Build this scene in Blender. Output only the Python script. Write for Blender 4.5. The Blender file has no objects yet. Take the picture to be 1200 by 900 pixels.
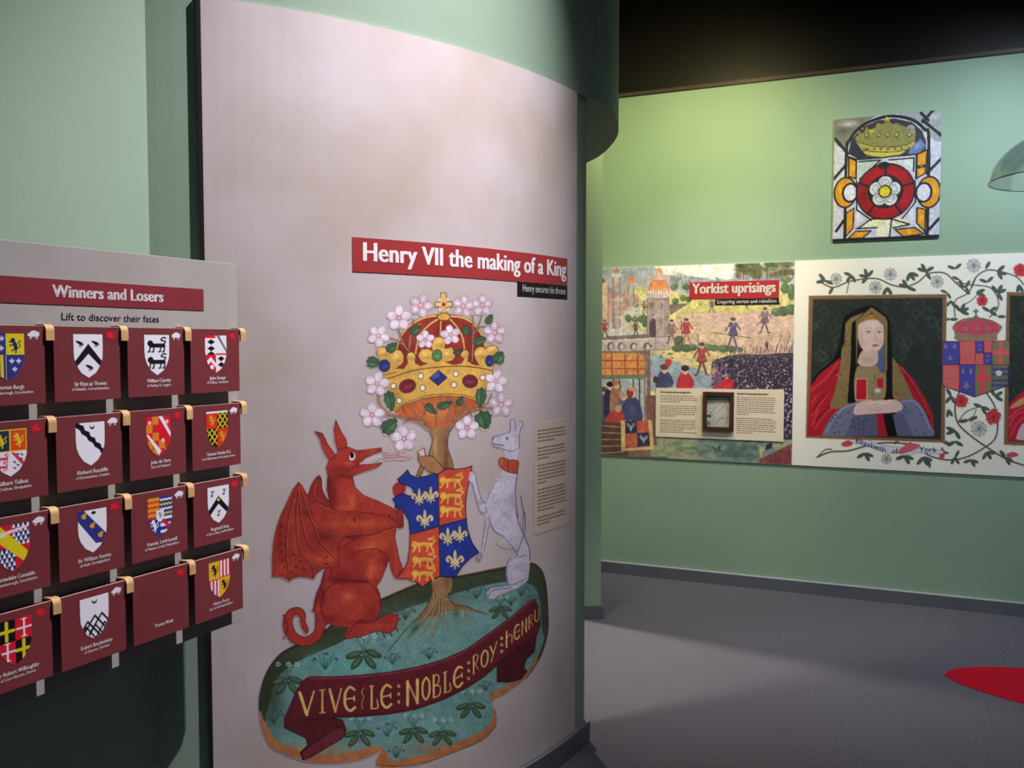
import bpy, bmesh, math, random
import numpy as np
from math import sin, cos, pi, radians, atan2, sqrt
from mathutils import Vector, Matrix
random.seed(7)
C = bpy.context.scene.collection
scn = bpy.context.scene

# ------------------------------------------------------------------ camera
EYE = 1.55; PITCH = radians(2.75); FPX = 1000.0
cam = bpy.data.cameras.new('camera'); cam.sensor_fit = 'HORIZONTAL'; cam.sensor_width = 36
cam.lens = 36 * FPX / 1200; cam.clip_start = .05
co = bpy.data.objects.new('camera', cam); C.objects.link(co)
co.location = (0, 0, EYE); co.rotation_euler = (pi / 2 - PITCH, 0, 0)
scn.camera = co

# ------------------------------------------------------------------ world, lamps, exposure
w = bpy.data.worlds.new('world'); scn.world = w; w.use_nodes = True
w.node_tree.nodes['Background'].inputs[0].default_value = (.62, .68, .85, 1)
w.node_tree.nodes['Background'].inputs[1].default_value = .045
scn.view_settings.view_transform = 'Standard'; scn.view_settings.look = 'None'
scn.view_settings.gamma = 1; scn.view_settings.exposure = 0.0
try: scn.view_settings.use_curve_mapping = False
except Exception: pass

def lamp(name, kind, loc, target, power, col, size=.05, sy=None, angle=60, blend=.5):
    l = bpy.data.lights.new(name, kind); l.energy = power; l.color = col
    if kind == 'AREA':
        l.shape = 'RECTANGLE'; l.size = size; l.size_y = sy or size
    else: l.shadow_soft_size = size
    if kind == 'SPOT': l.spot_size = radians(angle); l.spot_blend = blend
    o = bpy.data.objects.new(name, l); C.objects.link(o); o.location = loc
    o.rotation_euler = (Vector(target) - Vector(loc)).to_track_quat('-Z', 'Y').to_euler()
    return o
lamp('key_spot', 'SPOT', (1.40, 2.00, 5.10), (-.60, 2.35, 1.50), 1400, (1, .92, .98), .03, angle=38, blend=1)
lamp('mural_fill_spot', 'SPOT', (.9, .6, 3.6), (.0, 2.9, 1.8), 22, (1, .92, .95), .25, angle=50, blend=1)
lamp('warm_wall_spot', 'SPOT', (.95, 4.35, 3.12), (1.06, 5.45, 2.25), 92, (1, .88, .42), .03, angle=150, blend=1)
lamp('cool_wall_spot', 'SPOT', (2.60, 3.65, 3.14), (2.30, 5.1, 1.3), 125, (.76, .88, 1), .05, angle=140, blend=1)
lamp('wall_fill_spot', 'SPOT', (2.3, .8, 2.9), (1.95, 5.2, .35), 150, (.84, .92, 1), .35, angle=46, blend=1)  # added fill that brightens the lower back wall
lamp('panel_spot', 'SPOT', (1.2, 3.3, 3.6), (1.15, 5.5, 1.35), 200, (1, .84, .76), .05, angle=44, blend=1)
lamp('drum_room_spot', 'SPOT', (-.45, 3.06, 2.38), (1.1, 3.9, 0), 150, (1, .90, .78), .07, angle=56, blend=1)
lamp('drum_room_spot', 'SPOT', (-.30, 5.16, 2.38), (1.0, 4.1, 0), 250, (1, .90, .78), .07, angle=64, blend=1)
lamp('floor_fill_spot', 'SPOT', (1.75, 3.5, 3.8), (1.95, 3.8, 0), 22, (.74, .80, 1), .3, angle=90, blend=1)  # added fill over the floor, its bounce lifts the room

# ------------------------------------------------------------------ materials
def lin(c):
    return [(v / 255 / 12.92 if v / 255 <= .04045 else ((v / 255 + .055) / 1.055) ** 2.4) for v in c[:3]]
MATS = {}
def mat(name, col, rough=.6, col2=None, scale=8, detail=3, bump=0, bscale=200, metal=0, spec=.3, stretch=None):
    if name in MATS: return MATS[name]
    m = bpy.data.materials.new(name); m.use_nodes = True; nt = m.node_tree; b = nt.nodes['Principled BSDF']
    b.inputs['Roughness'].default_value = rough; b.inputs['Metallic'].default_value = metal
    b.inputs['Specular IOR Level'].default_value = spec
    tc = nt.nodes.new('ShaderNodeTexCoord')
    src = tc.outputs['Object']
    if stretch:
        mp = nt.nodes.new('ShaderNodeMapping'); mp.inputs['Scale'].default_value = stretch
        nt.links.new(src, mp.inputs[0]); src = mp.outputs[0]
    n = nt.nodes.new('ShaderNodeTexNoise'); n.inputs['Scale'].default_value = scale; n.inputs['Detail'].default_value = detail
    nt.links.new(src, n.inputs['Vector'])
    r = nt.nodes.new('ShaderNodeValToRGB')
    r.color_ramp.elements[0].position = .3; r.color_ramp.elements[1].position = .7
    r.color_ramp.elements[0].color = (*lin(col), 1)
    r.color_ramp.elements[1].color = (*lin(col2 or [min(255, v * 1.04) for v in col]), 1)
    nt.links.new(n.outputs['Fac'], r.inputs[0]); nt.links.new(r.outputs[0], b.inputs['Base Color'])
    if bump:
        n2 = nt.nodes.new('ShaderNodeTexNoise'); n2.inputs['Scale'].default_value = bscale; n2.inputs['Detail'].default_value = 2
        nt.links.new(src, n2.inputs['Vector'])
        bp = nt.nodes.new('ShaderNodeBump'); bp.inputs['Strength'].default_value = bump; bp.inputs['Distance'].default_value = .01
        nt.links.new(n2.outputs['Fac'], bp.inputs['Height']); nt.links.new(bp.outputs[0], b.inputs['Normal'])
    MATS[name] = m; m['ramp'] = r.name
    return m
def print_mat(name, base, rough=.45):
    """a print: the colours come from the mesh's colour attribute, laid over the procedural ground of its panel"""
    m = base.copy(); m.name = name; nt = m.node_tree; b = nt.nodes['Principled BSDF']; r = nt.nodes[base['ramp']]
    a = nt.nodes.new('ShaderNodeAttribute'); a.attribute_name = 'print'
    mx = nt.nodes.new('ShaderNodeMix'); mx.data_type = 'RGBA'
    nt.links.new(a.outputs['Alpha'], mx.inputs['Factor']); nt.links.new(r.outputs[0], mx.inputs['A'])
    nt.links.new(a.outputs['Color'], mx.inputs['B']); nt.links.new(mx.outputs['Result'], b.inputs['Base Color'])
    b.inputs['Roughness'].default_value = rough
    return m
GREEN = mat('sage_wall_paint', (138, 163, 142), .62, (142, 167, 146), 3, bump=.04, bscale=120)
PARCH = mat('parchment_print', (190, 178, 168), .45, (210, 202, 205), 3.2, 7)
MURAL_PRINT = print_mat('mural_print', PARCH)
CREAM = mat('cream_print', (236, 231, 222), .45, (240, 236, 228), 4)
CREAM_PRINT = print_mat('portrait_print', CREAM)
GREY = mat('grey_board_paint', (154, 151, 146), .5, (162, 159, 155), 6)
MAROON = mat('maroon_flap', (112, 50, 54), .42, (118, 54, 58), 5)
MAROON_PRINT = print_mat('flap_print', MAROON)
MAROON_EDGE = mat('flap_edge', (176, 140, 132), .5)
TITLE_RED = mat('title_red', (164, 44, 50), .42, (168, 46, 52), 4)
TITLE_MAROON = mat('title_maroon', (124, 44, 52), .42, (128, 48, 56), 4)
BLACK = mat('black_print', (28, 26, 26), .5)
WHITE = mat('white_lettering', (240, 238, 238), .5)
DARKTXT = mat('dark_lettering', (45, 42, 42), .6)
BROWNTXT = mat('grey_brown_lettering', (146, 128, 112), .6)
TEXTCREAM = mat('text_panel_cream', (222, 208, 188), .5, (226, 212, 194), 5)
WOOD = mat('beech_wood', (206, 170, 122), .5, (190, 150, 102), 30, 4, bump=.1, stretch=(1, 1, .15))
CARPET = mat('grey_carpet', (52, 50, 60), .95, (134, 130, 142), 260, 2, bump=0, bscale=300, spec=.05)
_r = CARPET.node_tree.nodes[CARPET['ramp']].color_ramp.elements; _r[0].position = .44; _r[1].position = .57
REDCARPET = mat('red_carpet', (214, 22, 46), .95, (236, 40, 62), 170, 4, bump=.8, bscale=380, spec=.05)
SKIRT = mat('grey_skirting', (92, 94, 104), .45, (98, 100, 110), 6)
SKIRTTOP = mat('skirting_edge', (190, 190, 200), .4)
BLACKPAINT = mat('black_ceiling_paint', (16, 13, 13), .45, (20, 16, 16), 3, spec=.3)
DARKWOOD = mat('dark_brown_frame', (74, 46, 38), .45, (60, 36, 30), 30, 4)
STEEL = mat('brushed_steel', (150, 150, 150), .35, metal=1)

# ------------------------------------------------------------------ mesh helpers
def link(name, me, m=None, parent=None):
    o = bpy.data.objects.new(name, me); C.objects.link(o)
    if m and me: 
        for x in (m if isinstance(m, (list, tuple)) else [m]): me.materials.append(x)
    if parent: o.parent = parent
    return o
def pyobj(name, v, f, m, parent=None, smooth=False, mi=None):
    me = bpy.data.meshes.new(name); me.from_pydata([tuple(map(float, p)) for p in v], [], f); 
    o = link(name, me, m, parent)
    if mi: me.polygons.foreach_set('material_index', mi)
    if smooth: me.polygons.foreach_set('use_smooth', [True] * len(f))
    me.update(); return o
def tag(o, label=None, cat=None, group=None, kind=None):
    if label: o['label'] = label
    if cat: o['category'] = cat
    if group: o['group'] = group
    if kind: o['kind'] = kind
    return o
def fix(o, bevel=0, seg=2):
    bm = bmesh.new(); bm.from_mesh(o.data)
    if bevel: bmesh.ops.bevel(bm, geom=bm.edges[:], offset=bevel, segments=seg, affect='EDGES', profile=.6)
    bmesh.ops.recalc_face_normals(bm, faces=bm.faces); bm.to_mesh(o.data); bm.free(); return o
BOXF = [(0, 3, 2, 1), (4, 5, 6, 7), (0, 1, 5, 4), (1, 2, 6, 5), (2, 3, 7, 6), (3, 0, 4, 7)]
class Frame:
    """upright plane: s along it, n out of it (towards the viewer), z up"""
    def __init__(self, p0, d):
        self.p = np.array(p0, float); self.d = np.array(d, float) / np.hypot(*d); self.n = np.array([self.d[1], -self.d[0]])
    def at(self, s, n, z):
        q = self.p + self.d * s + self.n * n; return (q[0], q[1], z)
    def box(self, name, s0, s1, n0, n1, z0, z1, m, parent=None, bevel=0):
        v = [self.at(s, n, z) for z in (z0, z1) for s, n in ((s0, n0), (s1, n0), (s1, n1), (s0, n1))]
        return fix(pyobj(name, v, BOXF, m, parent), bevel)
    def poly(self, name, pts, n, m, parent=None, t=.0006):
        k = len(pts); v = [self.at(s, n, z) for s, z in pts] + [self.at(s, n - t, z) for s, z in pts]
        f = [tuple(range(k)), tuple(range(2 * k - 1, k - 1, -1))] + [(i, (i + 1) % k, k + (i + 1) % k, k + i) for i in range(k)]
        return fix(pyobj(name, v, f, m, parent))
    def px(self, x, y, n=0):
        """where the sight line of pixel (x, y) of the photograph meets this plane"""
        r = ray(x, y); q0 = self.p + self.n * n; t = (self.n @ q0) / (self.n @ r[:2]); q = r * t
        return float((q[:2] - q0) @ self.d), float(q[2] + EYE)
def ray(px, py):
    x = (px - 600) / FPX; y = (450 - py) / FPX
    return np.array([x, cos(PITCH) + y * sin(PITCH), -sin(PITCH) + y * cos(PITCH)])
def project(P):
    z = P[..., 2] - EYE; cz = P[..., 1] * cos(PITCH) - z * sin(PITCH); cy = P[..., 1] * sin(PITCH) + z * cos(PITCH)
    return 600 + FPX * P[..., 0] / cz, 450 - FPX * cy / cz
def floor_at(px, py, z=0):
    r = ray(px, py); t = (z - EYE) / r[2]; return r[0] * t, r[1] * t
CC = np.array([-1.593, 4.311]); RR = 2.160                 # the round wall of the drum room in plan
def cyl(t, r, z): return (CC[0] + r * sin(t), CC[1] - r * cos(t), z)
def cyl_px(px, py, r=RR):
    q = ray(px, py); a = q[0] ** 2 + q[1] ** 2; b = -2 * (q[0] * CC[0] + q[1] * CC[1]); k = CC @ CC - r * r
    t = (-b - sqrt(max(0, b * b - 4 * a * k))) / 2 / a; q = q * t
    return atan2(q[0] - CC[0], CC[1] - q[1]), float(q[2] + EYE)
def curved_slab(name, t0, t1, r0, r1, z0, z1, m, parent=None, seg=None, mi_edge=None):
    k = seg or max(2, int(abs(t1 - t0) / .02)); v = []; f = []
    for i in range(k + 1):
        t = t0 + (t1 - t0) * i / k
        v += [cyl(t, r0, z0), cyl(t, r1, z0), cyl(t, r1, z1), cyl(t, r0, z1)]
    for i in range(k):
        a = 4 * i; b = a + 4
        f += [(a + j, a + (j + 1) % 4, b + (j + 1) % 4, b + j) for j in range(4)]
    f += [(0, 3, 2, 1), (4 * k, 4 * k + 1, 4 * k + 2, 4 * k + 3)]
    o = fix(pyobj(name, v, f, m, parent)); return o
def prism(name, plan, z0, z1, m, parent=None, smooth=False):
    k = len(plan); v = [(x, y, z0) for x, y in plan] + [(x, y, z1) for x, y in plan]
    f = [tuple(range(k - 1, -1, -1)), tuple(range(k, 2 * k))] + [(i, (i + 1) % k, k + (i + 1) % k, k + i) for i in range(k)]
    return fix(pyobj(name, v, f, m, parent))
def text_mesh(s, bold=0.0):
    cu = bpy.data.curves.new('lettering', 'FONT'); cu.body = s; cu.size = 1; cu.offset = bold; cu.resolution_u = 3; cu.space_character = 1.02
    o = bpy.data.objects.new('lettering', cu); C.objects.link(o); bpy.context.view_layer.update()
    me = bpy.data.meshes.new_from_object(o.evaluated_get(bpy.context.evaluated_depsgraph_get()))
    bpy.data.objects.remove(o); bpy.data.curves.remove(cu)
    n = len(me.vertices); a = np.empty(n * 3, np.float32); me.vertices.foreach_get('co', a); a = a.reshape(-1, 3)
    f = [tuple(p.vertices) for p in me.polygons]; bpy.data.meshes.remove(me)
    a[:, 0] -= a[:, 0].min(); W = a[:, 0].max(); a[:, 0] /= W
    return a, f, W
def lettering(s, place, u0, u1, zbase, em, m, parent, bold=.012, name='lettering'):
    """letters stretched between u0 and u1 on a surface given by place(u, z); bold strokes are struck more than once"""
    a, f0, W = text_mesh(s, .004); v = []; f = []
    for dx in ((-1.5, -.5, .5, 1.5) if bold > .009 else (-.5, .5)):
        k = len(v); v += [place(u0 + (u1 - u0) * (p[0] + dx * bold / W), zbase + em * p[1]) for p in a]; f += [tuple(i + k for i in q) for q in f0]
    return pyobj(name, v, f, m, parent)
def letters(s, place, u0, u1, zbase, em, m, bold, parent):
    """a title in large type: every letter an object of its own"""
    a, f0, W = text_mesh(s, .004); n = len(a); lab = list(range(n))
    def root(i):
        while lab[i] != i: lab[i] = lab[lab[i]]; i = lab[i]
        return i
    for q in f0:
        for i in q[1:]: lab[root(i)] = root(q[0])
    isl = {}
    for i in range(n): isl.setdefault(root(i), []).append(i)
    spans = sorted((a[v, 0].min(), a[v, 0].max(), v) for v in isl.values()); groups = []
    for lo, hi, v in spans:
        if groups and min(hi, groups[-1][1]) - lo > .45 * min(hi - lo, groups[-1][1] - groups[-1][0]): groups[-1][1] = max(hi, groups[-1][1]); groups[-1][2] += v
        else: groups.append([lo, hi, list(v)])
    for lo, hi, idx in groups:
        mp = {i: k for k, i in enumerate(idx)}; fs = [q for q in f0 if q[0] in mp]; v = []; f = []
        for dx in (-1.5, -.5, .5, 1.5):
            k = len(v); v += [place(u0 + (u1 - u0) * (a[i, 0] + dx * bold / W), zbase + em * a[i, 1]) for i in idx]; f += [tuple(mp[i] + k for i in q) for q in fs]
        keep(pyobj('letter', v, f, m), parent)
def word_lines(place, u0, u1, z1, dz, n, m, parent, seed=1, fill=.46, skip=(), short=(), name='printed_text'):
    """lines of print too small to read, kept as word-long strokes"""
    rnd = random.Random(seed); v = []; f = []; L = u1 - u0
    for i in range(n):
        if i in skip: continue
        z = z1 - dz * i; u = u0; end = u0 + L * (rnd.uniform(.3, .65) if i in short else rnd.uniform(.93, 1))
        while u < end - L * .02:
            wd = min(rnd.uniform(.05, .13) * L, end - u); k = len(v)
            zz = [z - dz * fill * rnd.uniform(.8, 1), z]
            v += [place(u, zz[0]), place(u + wd, zz[0]), place(u + wd, zz[1]), place(u, zz[1])]; f.append((k, k + 1, k + 2, k + 3))
            u += wd + L * .014
    return tag(pyobj(name, v, f, m, parent), kind='stuff')

# ------------------------------------------------------------------ painter: flat prints, as colours on a fine mesh
def S_(t): return np.array([[float(q) for q in p.split(',')] for p in t.split()])
def spl(p, closed=True, k=5):
    p = np.asarray(p, float); n = len(p)
    if n < 3: return p
    out = []
    for i in range(n if closed else n - 1):
        if closed: a, b, c, d = p[i - 1], p[i], p[(i + 1) % n], p[(i + 2) % n]
        else: a, b, c, d = p[max(i - 1, 0)], p[i], p[i + 1], p[min(i + 2, n - 1)]
        for j in range(k):
            t = j / k; out.append(.5 * ((2 * b) + (c - a) * t + (2 * a - 5 * b + 4 * c - d) * t * t + (3 * b - a - 3 * c + d) * t ** 3))
    if not closed: out.append(p[-1])
    return np.array(out)
def vnoise(h, w, cell, seed):
    r = np.random.RandomState(seed); g = r.rand(int(h / cell) + 3, int(w / cell) + 3)
    y = np.arange(h) / cell; x = np.arange(w) / cell; yi = y.astype(int); xi = x.astype(int)
    fy = (y - yi)[:, None]; fx = (x - xi)[None]; fy = fy * fy * (3 - 2 * fy); fx = fx * fx * (3 - 2 * fx)
    a = g[np.ix_(yi, xi)]; b = g[np.ix_(yi, xi + 1)]; c = g[np.ix_(yi + 1, xi)]; d = g[np.ix_(yi + 1, xi + 1)]
    return (a * (1 - fx) + b * fx) * (1 - fy) + (c * (1 - fx) + d * fx) * fy
class Canvas:
    def __init__(s, x0, y0, x1, y1, S, bg=None):
        s.x0, s.y0, s.x1, s.y1, s.S = x0, y0, x1, y1, S
        s.W = int((x1 - x0) * S); s.H = int((y1 - y0) * S); s.o = (0, 0, 1)
        s.im = np.zeros((s.H, s.W, 4)); 
        if bg is not None: s.im[..., :3] = np.array(bg) / 255; s.im[..., 3] = 1
    def org(s, x=0, y=0, k=1): s.o = (x, y, k); return s          # scale of the traced points that follow
    def T(s, p):
        p = S_(p) if isinstance(p, str) else np.atleast_2d(np.asarray(p, float))
        return np.c_[((p[:, 0] / s.o[2] + s.o[0]) - s.x0) * s.S, ((p[:, 1] / s.o[2] + s.o[1]) - s.y0) * s.S]
    def k(s): return s.S / s.o[2]
    def put(s, m, y0, x0, col, a, clip=None):
        h, w = m.shape; m = m * a
        if clip is not None: m = m * clip[y0:y0 + h, x0:x0 + w]
        t = s.im[y0:y0 + h, x0:x0 + w]; c = np.array(col) / 255
        ao = m + t[..., 3] * (1 - m); 
        t[..., :3] = (c * m[..., None] + t[..., :3] * (t[..., 3] * (1 - m))[..., None]) / np.maximum(ao, 1e-6)[..., None]
        t[..., 3] = ao
    def mask(s, p, smooth=True, raw=False):
        q = p if raw else s.T(p)
        if smooth: q = spl(q)
        y0 = max(0, int(q[:, 1].min())); y1 = min(s.H, int(q[:, 1].max()) + 2); x0 = max(0, int(q[:, 0].min()) - 1); x1 = min(s.W, int(q[:, 0].max()) + 2)
        if y1 <= y0 or x1 <= x0: return None
        m = np.zeros((y1 - y0, x1 - x0)); A = q; B = np.roll(q, -1, 0)
        xs = np.arange(x0, x1)
        for sub in (.25, .75):
            for r in range(y0, y1):
                y = r + sub; c = ((A[:, 1] <= y) & (B[:, 1] > y)) | ((B[:, 1] <= y) & (A[:, 1] > y))
                if not c.any(): continue
                a = A[c]; b = B[c]; X = np.sort(a[:, 0] + (y - a[:, 1]) / (b[:, 1] - a[:, 1]) * (b[:, 0] - a[:, 0]))
                for j in range(0, len(X) - 1, 2):
                    i0 = int(max(X[j] - x0 - 1, 0)); i1 = int(min(X[j + 1] - x0 + 2, x1 - x0))
                    if i1 > i0:
                        u = xs[i0:i1]; m[r - y0, i0:i1] += .5 * np.clip(np.minimum(X[j + 1] - u, 1) - np.maximum(X[j] - u, 0), 0, 1)
        return np.clip(m, 0, 1), y0, x0
    def fill(s, p, col, a=1, smooth=True, clip=None, line=None, lw=1, full=False):
        r = s.mask(p, smooth)
        if r: s.put(r[0], r[1], r[2], col, a, clip)
        if line is not None: s.line(p, lw, line, closed=True, smooth=smooth, clip=clip)
        if full:
            M = np.zeros((s.H, s.W)); 
            if r: M[r[1]:r[1] + r[0].shape[0], r[2]:r[2] + r[0].shape[1]] = r[0]
            return M
    def line(s, p, w, col, a=1, closed=False, smooth=True, clip=None, taper=False):
        q = s.T(p)
        if closed and smooth: q = spl(q); q = np.r_[q, q[:1]]
        elif closed: q = np.r_[q, q[:1]]
        elif smooth: q = spl(q, False)
        n = len(q) - 1; w = w * s.S
        y0 = max(0, int(q[:, 1].min() - w - 1)); y1 = min(s.H, int(q[:, 1].max() + w + 2)); x0 = max(0, int(q[:, 0].min() - w - 1)); x1 = min(s.W, int(q[:, 0].max() + w + 2))
        if y1 <= y0 or x1 <= x0: return
        m = np.zeros((y1 - y0, x1 - x0))
        for i in range(n):
            A = q[i]; B = q[i + 1]; ww = w * ((1 - .8 * i / n) if taper else 1)
            a0 = max(y0, int(min(A[1], B[1]) - ww - 1)); a1 = min(y1, int(max(A[1], B[1]) + ww + 2)); b0 = max(x0, int(min(A[0], B[0]) - ww - 1)); b1 = min(x1, int(max(A[0], B[0]) + ww + 2))
            if a1 <= a0 or b1 <= b0: continue
            Y, X = np.mgrid[a0:a1, b0:b1]; d = B - A; L = d @ d or 1e-9
            t = np.clip(((X - A[0]) * d[0] + (Y - A[1]) * d[1]) / L, 0, 1)
            D = np.hypot(X - A[0] - t * d[0], Y - A[1] - t * d[1]); v = np.clip(ww / 2 - D + .5, 0, 1) * min(1, ww)
            sub = m[a0 - y0:a1 - y0, b0 - x0:b1 - x0]; np.maximum(sub, v, out=sub)
        s.put(m, y0, x0, col, a, clip)
    def ell(s, cx, cy, rx, ry, col, a=1, rot=0, soft=False, clip=None, ring=0):
        c = s.T([(cx, cy)])[0]; k = s.k(); rx *= k; ry *= k; R = max(rx, ry) * (2.4 if soft else 1) + 2
        y0 = max(0, int(c[1] - R)); y1 = min(s.H, int(c[1] + R + 1)); x0 = max(0, int(c[0] - R)); x1 = min(s.W, int(c[0] + R + 1))
        if y1 <= y0 or x1 <= x0: return
        Y, X = np.mgrid[y0:y1, x0:x1]; X = X - c[0]; Y = Y - c[1]; t = radians(rot)
        u = (X * cos(t) + Y * sin(t)) / rx; v = (-X * sin(t) + Y * cos(t)) / ry; d = np.hypot(u, v)
        if soft: m = np.exp(-d * d * 1.6)
        elif ring: m = np.clip(ring * s.S / 2 - np.abs(d - 1) * min(rx, ry) + .5, 0, 1)
        else: m = np.clip((1 - d) * min(rx, ry) + .5, 0, 1)
        s.put(m, y0, x0, col, a, clip)
    def grain(s, amt, cell, seed=1, region=None):
        n = (vnoise(s.H, s.W, cell * s.S, seed) - .5)[..., None] * amt
        if region is not None: n = n * region[..., None]
        s.im[..., :3] = np.clip(s.im[..., :3] * (1 + n), 0, 1)
    def sample(s, X, Y):
        x = np.clip((X - s.x0) * s.S - .5, 0, s.W - 1.001); y = np.clip((Y - s.y0) * s.S - .5, 0, s.H - 1.001)
        xi = x.astype(int); yi = y.astype(int); fx = (x - xi)[..., None]; fy = (y - yi)[..., None]; I = s.im
        pm = I.copy(); pm[..., :3] *= pm[..., 3:]
        r = (pm[yi, xi] * (1 - fx) + pm[yi, xi + 1] * fx) * (1 - fy) + (pm[yi + 1, xi] * (1 - fx) + pm[yi + 1, xi + 1] * fx) * fy
        r[..., :3] /= np.maximum(r[..., 3:], 1e-5)
        return r
def grid_mesh(name, P, rgba, m, parent, cull=True, keep=None):
    H, W = P.shape[:2]; idx = np.arange(H * W).reshape(H, W)
    q = np.stack([idx[:-1, :-1], idx[:-1, 1:], idx[1:, 1:], idx[1:, :-1]], -1).reshape(-1, 4)
    al = rgba[..., 3].reshape(-1)
    if cull: q = q[(al[q] > .004).any(1)]
    if keep is not None: q = q[keep.reshape(-1)[q].all(1)]
    used = np.zeros(H * W, bool); used[q.ravel()] = True; remap = np.cumsum(used) - 1; q = remap[q]
    v = P.reshape(-1, 3)[used]; c = rgba.reshape(-1, 4)[used].copy()
    rgb = np.clip(c[:, :3], 0, 1); c[:, :3] = np.where(rgb <= .04045, rgb / 12.92, ((rgb + .055) / 1.055) ** 2.4)
    me = bpy.data.meshes.new(name); me.vertices.add(len(v)); me.vertices.foreach_set('co', v.astype(np.float32).ravel())
    me.loops.add(q.size); me.loops.foreach_set('vertex_index', q.astype(np.int32).ravel())
    me.polygons.add(len(q)); me.polygons.foreach_set('loop_start', np.arange(0, q.size, 4, dtype=np.int32))
    me.update(calc_edges=True); 
    at = me.color_attributes.new('print', 'FLOAT_COLOR', 'POINT'); at.data.foreach_set('color', c.astype(np.float32).ravel())
    me.validate(); return link(name, me, m, parent)
# ------------------------------------------------------------------ structure
BW = Frame((.61369, 5.72175), (.923827, -.382809))         # the long green wall
tag(pyobj('floor', [(x, y, z) for z in (-.05, 0) for x, y in ((-4, -3), (6, -3), (6, 9), (-4, 8))], BOXF, CARPET), kind='structure')
tag(pyobj('ceiling', [(x, y, z) for z in (5.4, 5.45) for x, y in ((-4, -3), (6, -3), (6, 9), (-4, 8))], BOXF, BLACKPAINT), kind='structure')
tag(BW.box('wall_back', -.75, 5.2, -.12, 0, 0, 5.4, GREEN), kind='structure')
tag(BW.box('trim_1', -.2, 5.2, .0005, .016, 3.153, 5.399, BLACKPAINT), kind='structure')
tag(BW.box('trim_2', -.2, 5.2, .0165, .026, 3.156, 3.176, mat('brown_trim', (70, 58, 54), .25, spec=.7)), kind='structure')
b = tag(BW.box('baseboard_back', -.022, 5.2, .0005, .014, 0, .074, SKIRT), kind='structure')
BW.box('edge_strip', -.022, 5.2, .0005, .0145, .0745, .080, SKIRTTOP, b)
TK, _ = cyl_px(178, 450); K = cyl(TK, 2.148, 0)
LW = Frame(K[:2], (sin(radians(29)), cos(radians(29))))
tag(LW.box('wall_left', -4.6, 0, -.12, 0, 0, 5.4, GREEN), kind='structure')
T_END = 1.060
cw = tag(curved_slab('wall_curved', TK - .03, T_END, 1.99, 2.148, 0, 2.465, GREEN), kind='structure')
tag(curved_slab('baseboard_curved', .42, T_END + .002, 2.1485, 2.172, 0, .078, SKIRT), kind='structure')
curved_slab('edge_strip', .42, T_END + .002, 2.1485, 2.1725, .0785, .083, mat('skirting_pale_edge', (120, 118, 122), .5), bpy.data.objects['baseboard_curved'])
outer = [cyl(TK - .03 + (1.0 - TK + .03) * i / 40, 2.1485, 0)[:2] for i in range(41)]
tail = spl([outer[-2], outer[-1], (.322, 3.275), (.402, 3.43), (.454, 3.684), (.466, 3.914), (.433, 4.213), (.36, 4.45), (.28, 4.72)], False, 6)[12:]
plan = outer + [tuple(p) for p in tail]
inner = []
for i, p in enumerate(plan):
    a = plan[max(0, i - 1)]; c = plan[min(len(plan) - 1, i + 1)]; t = np.array(c) - np.array(a); t = t / np.hypot(*t)
    inner.append((p[0] - t[1] * .17, p[1] + t[0] * .17))
k = len(plan); v = []; f = []
for p, q in zip(plan, inner): v += [(p[0], p[1], 2.4655), (p[0], p[1], 5.399), (q[0], q[1], 5.399), (q[0], q[1], 2.4655)]
for i in range(k - 1):
    a = 4 * i; f += [(a + j, a + (j + 1) % 4, a + 4 + (j + 1) % 4, a + 4 + j) for j in range(4)]
f += [(0, 3, 2, 1), (4 * k - 4, 4 * k - 3, 4 * k - 2, 4 * k - 1)]
tag(fix(pyobj('wall_header', v, f, GREEN)), kind='structure')
tag(prism('wall_doorway', [(.36, 4.735), (.4996, 4.735), (.572, 5.720), (.45, 5.770), (.375, 4.87)], 0, 5.399, GREEN), kind='structure')  # rear run, out of view, is shaped to stop light from the drum room
tag(prism('baseboard_doorway', [(.346, 4.721), (.5136, 4.721), (.592, 5.71), (.5795, 5.715), (.5005, 4.7345), (.346, 4.7345)], 0, .074, SKIRT), kind='structure')

# red inlay in the carpet
pts = [floor_at(x, y) for x, y in S_('1107,791 1113,786.5 1130,783 1160,782 1200,783.5 1240,787 1290,795 1330,806 1345,818 1330,830 1290,836 1250,834 1200,825 1165,815.5 1130,804 1114,796')]
pts = spl(pts, True, 5)
r_ = prism('carpet_inlay', [tuple(p) for p in pts], .0004, .003, REDCARPET)
tag(r_, 'red leaf-shaped inlay laid flat in the grey carpet', 'carpet inlay')

# ------------------------------------------------------------------ mural on the round wall
mu = bpy.data.objects.new('mural_panel', None); C.objects.link(mu); mu.location = cyl(.7, RR, .085)
tag(mu, 'tall curved parchment-coloured mural with red dragon, crowned tree and white hound', 'mural')
bpy.context.view_layer.update(); MI = Matrix.Translation(mu.location).inverted()
def keep(o, root, inv=None):
    """parent without moving"""
    o.parent = root; o.matrix_parent_inverse = Matrix.Translation(root.location).inverted(); return o
T0, T1 = .3655, cyl_px(675, 450)[0]
keep(curved_slab('printed_sheet', T0, T1, 2.1486, RR, .086, 2.4648, PARCH), mu)
keep(tag(curved_slab('shadow_gap_strip', T0 - .0052, T0 - .0003, 2.1486, RR + .001, .086, 2.4648, BLACK), 'black strip standing in for a shadow gap'), mu)  # black strip put in for the shadow in the gap beside the sheet
def mu_at(r): return lambda u, z: cyl(u, RR + r, z)
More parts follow.
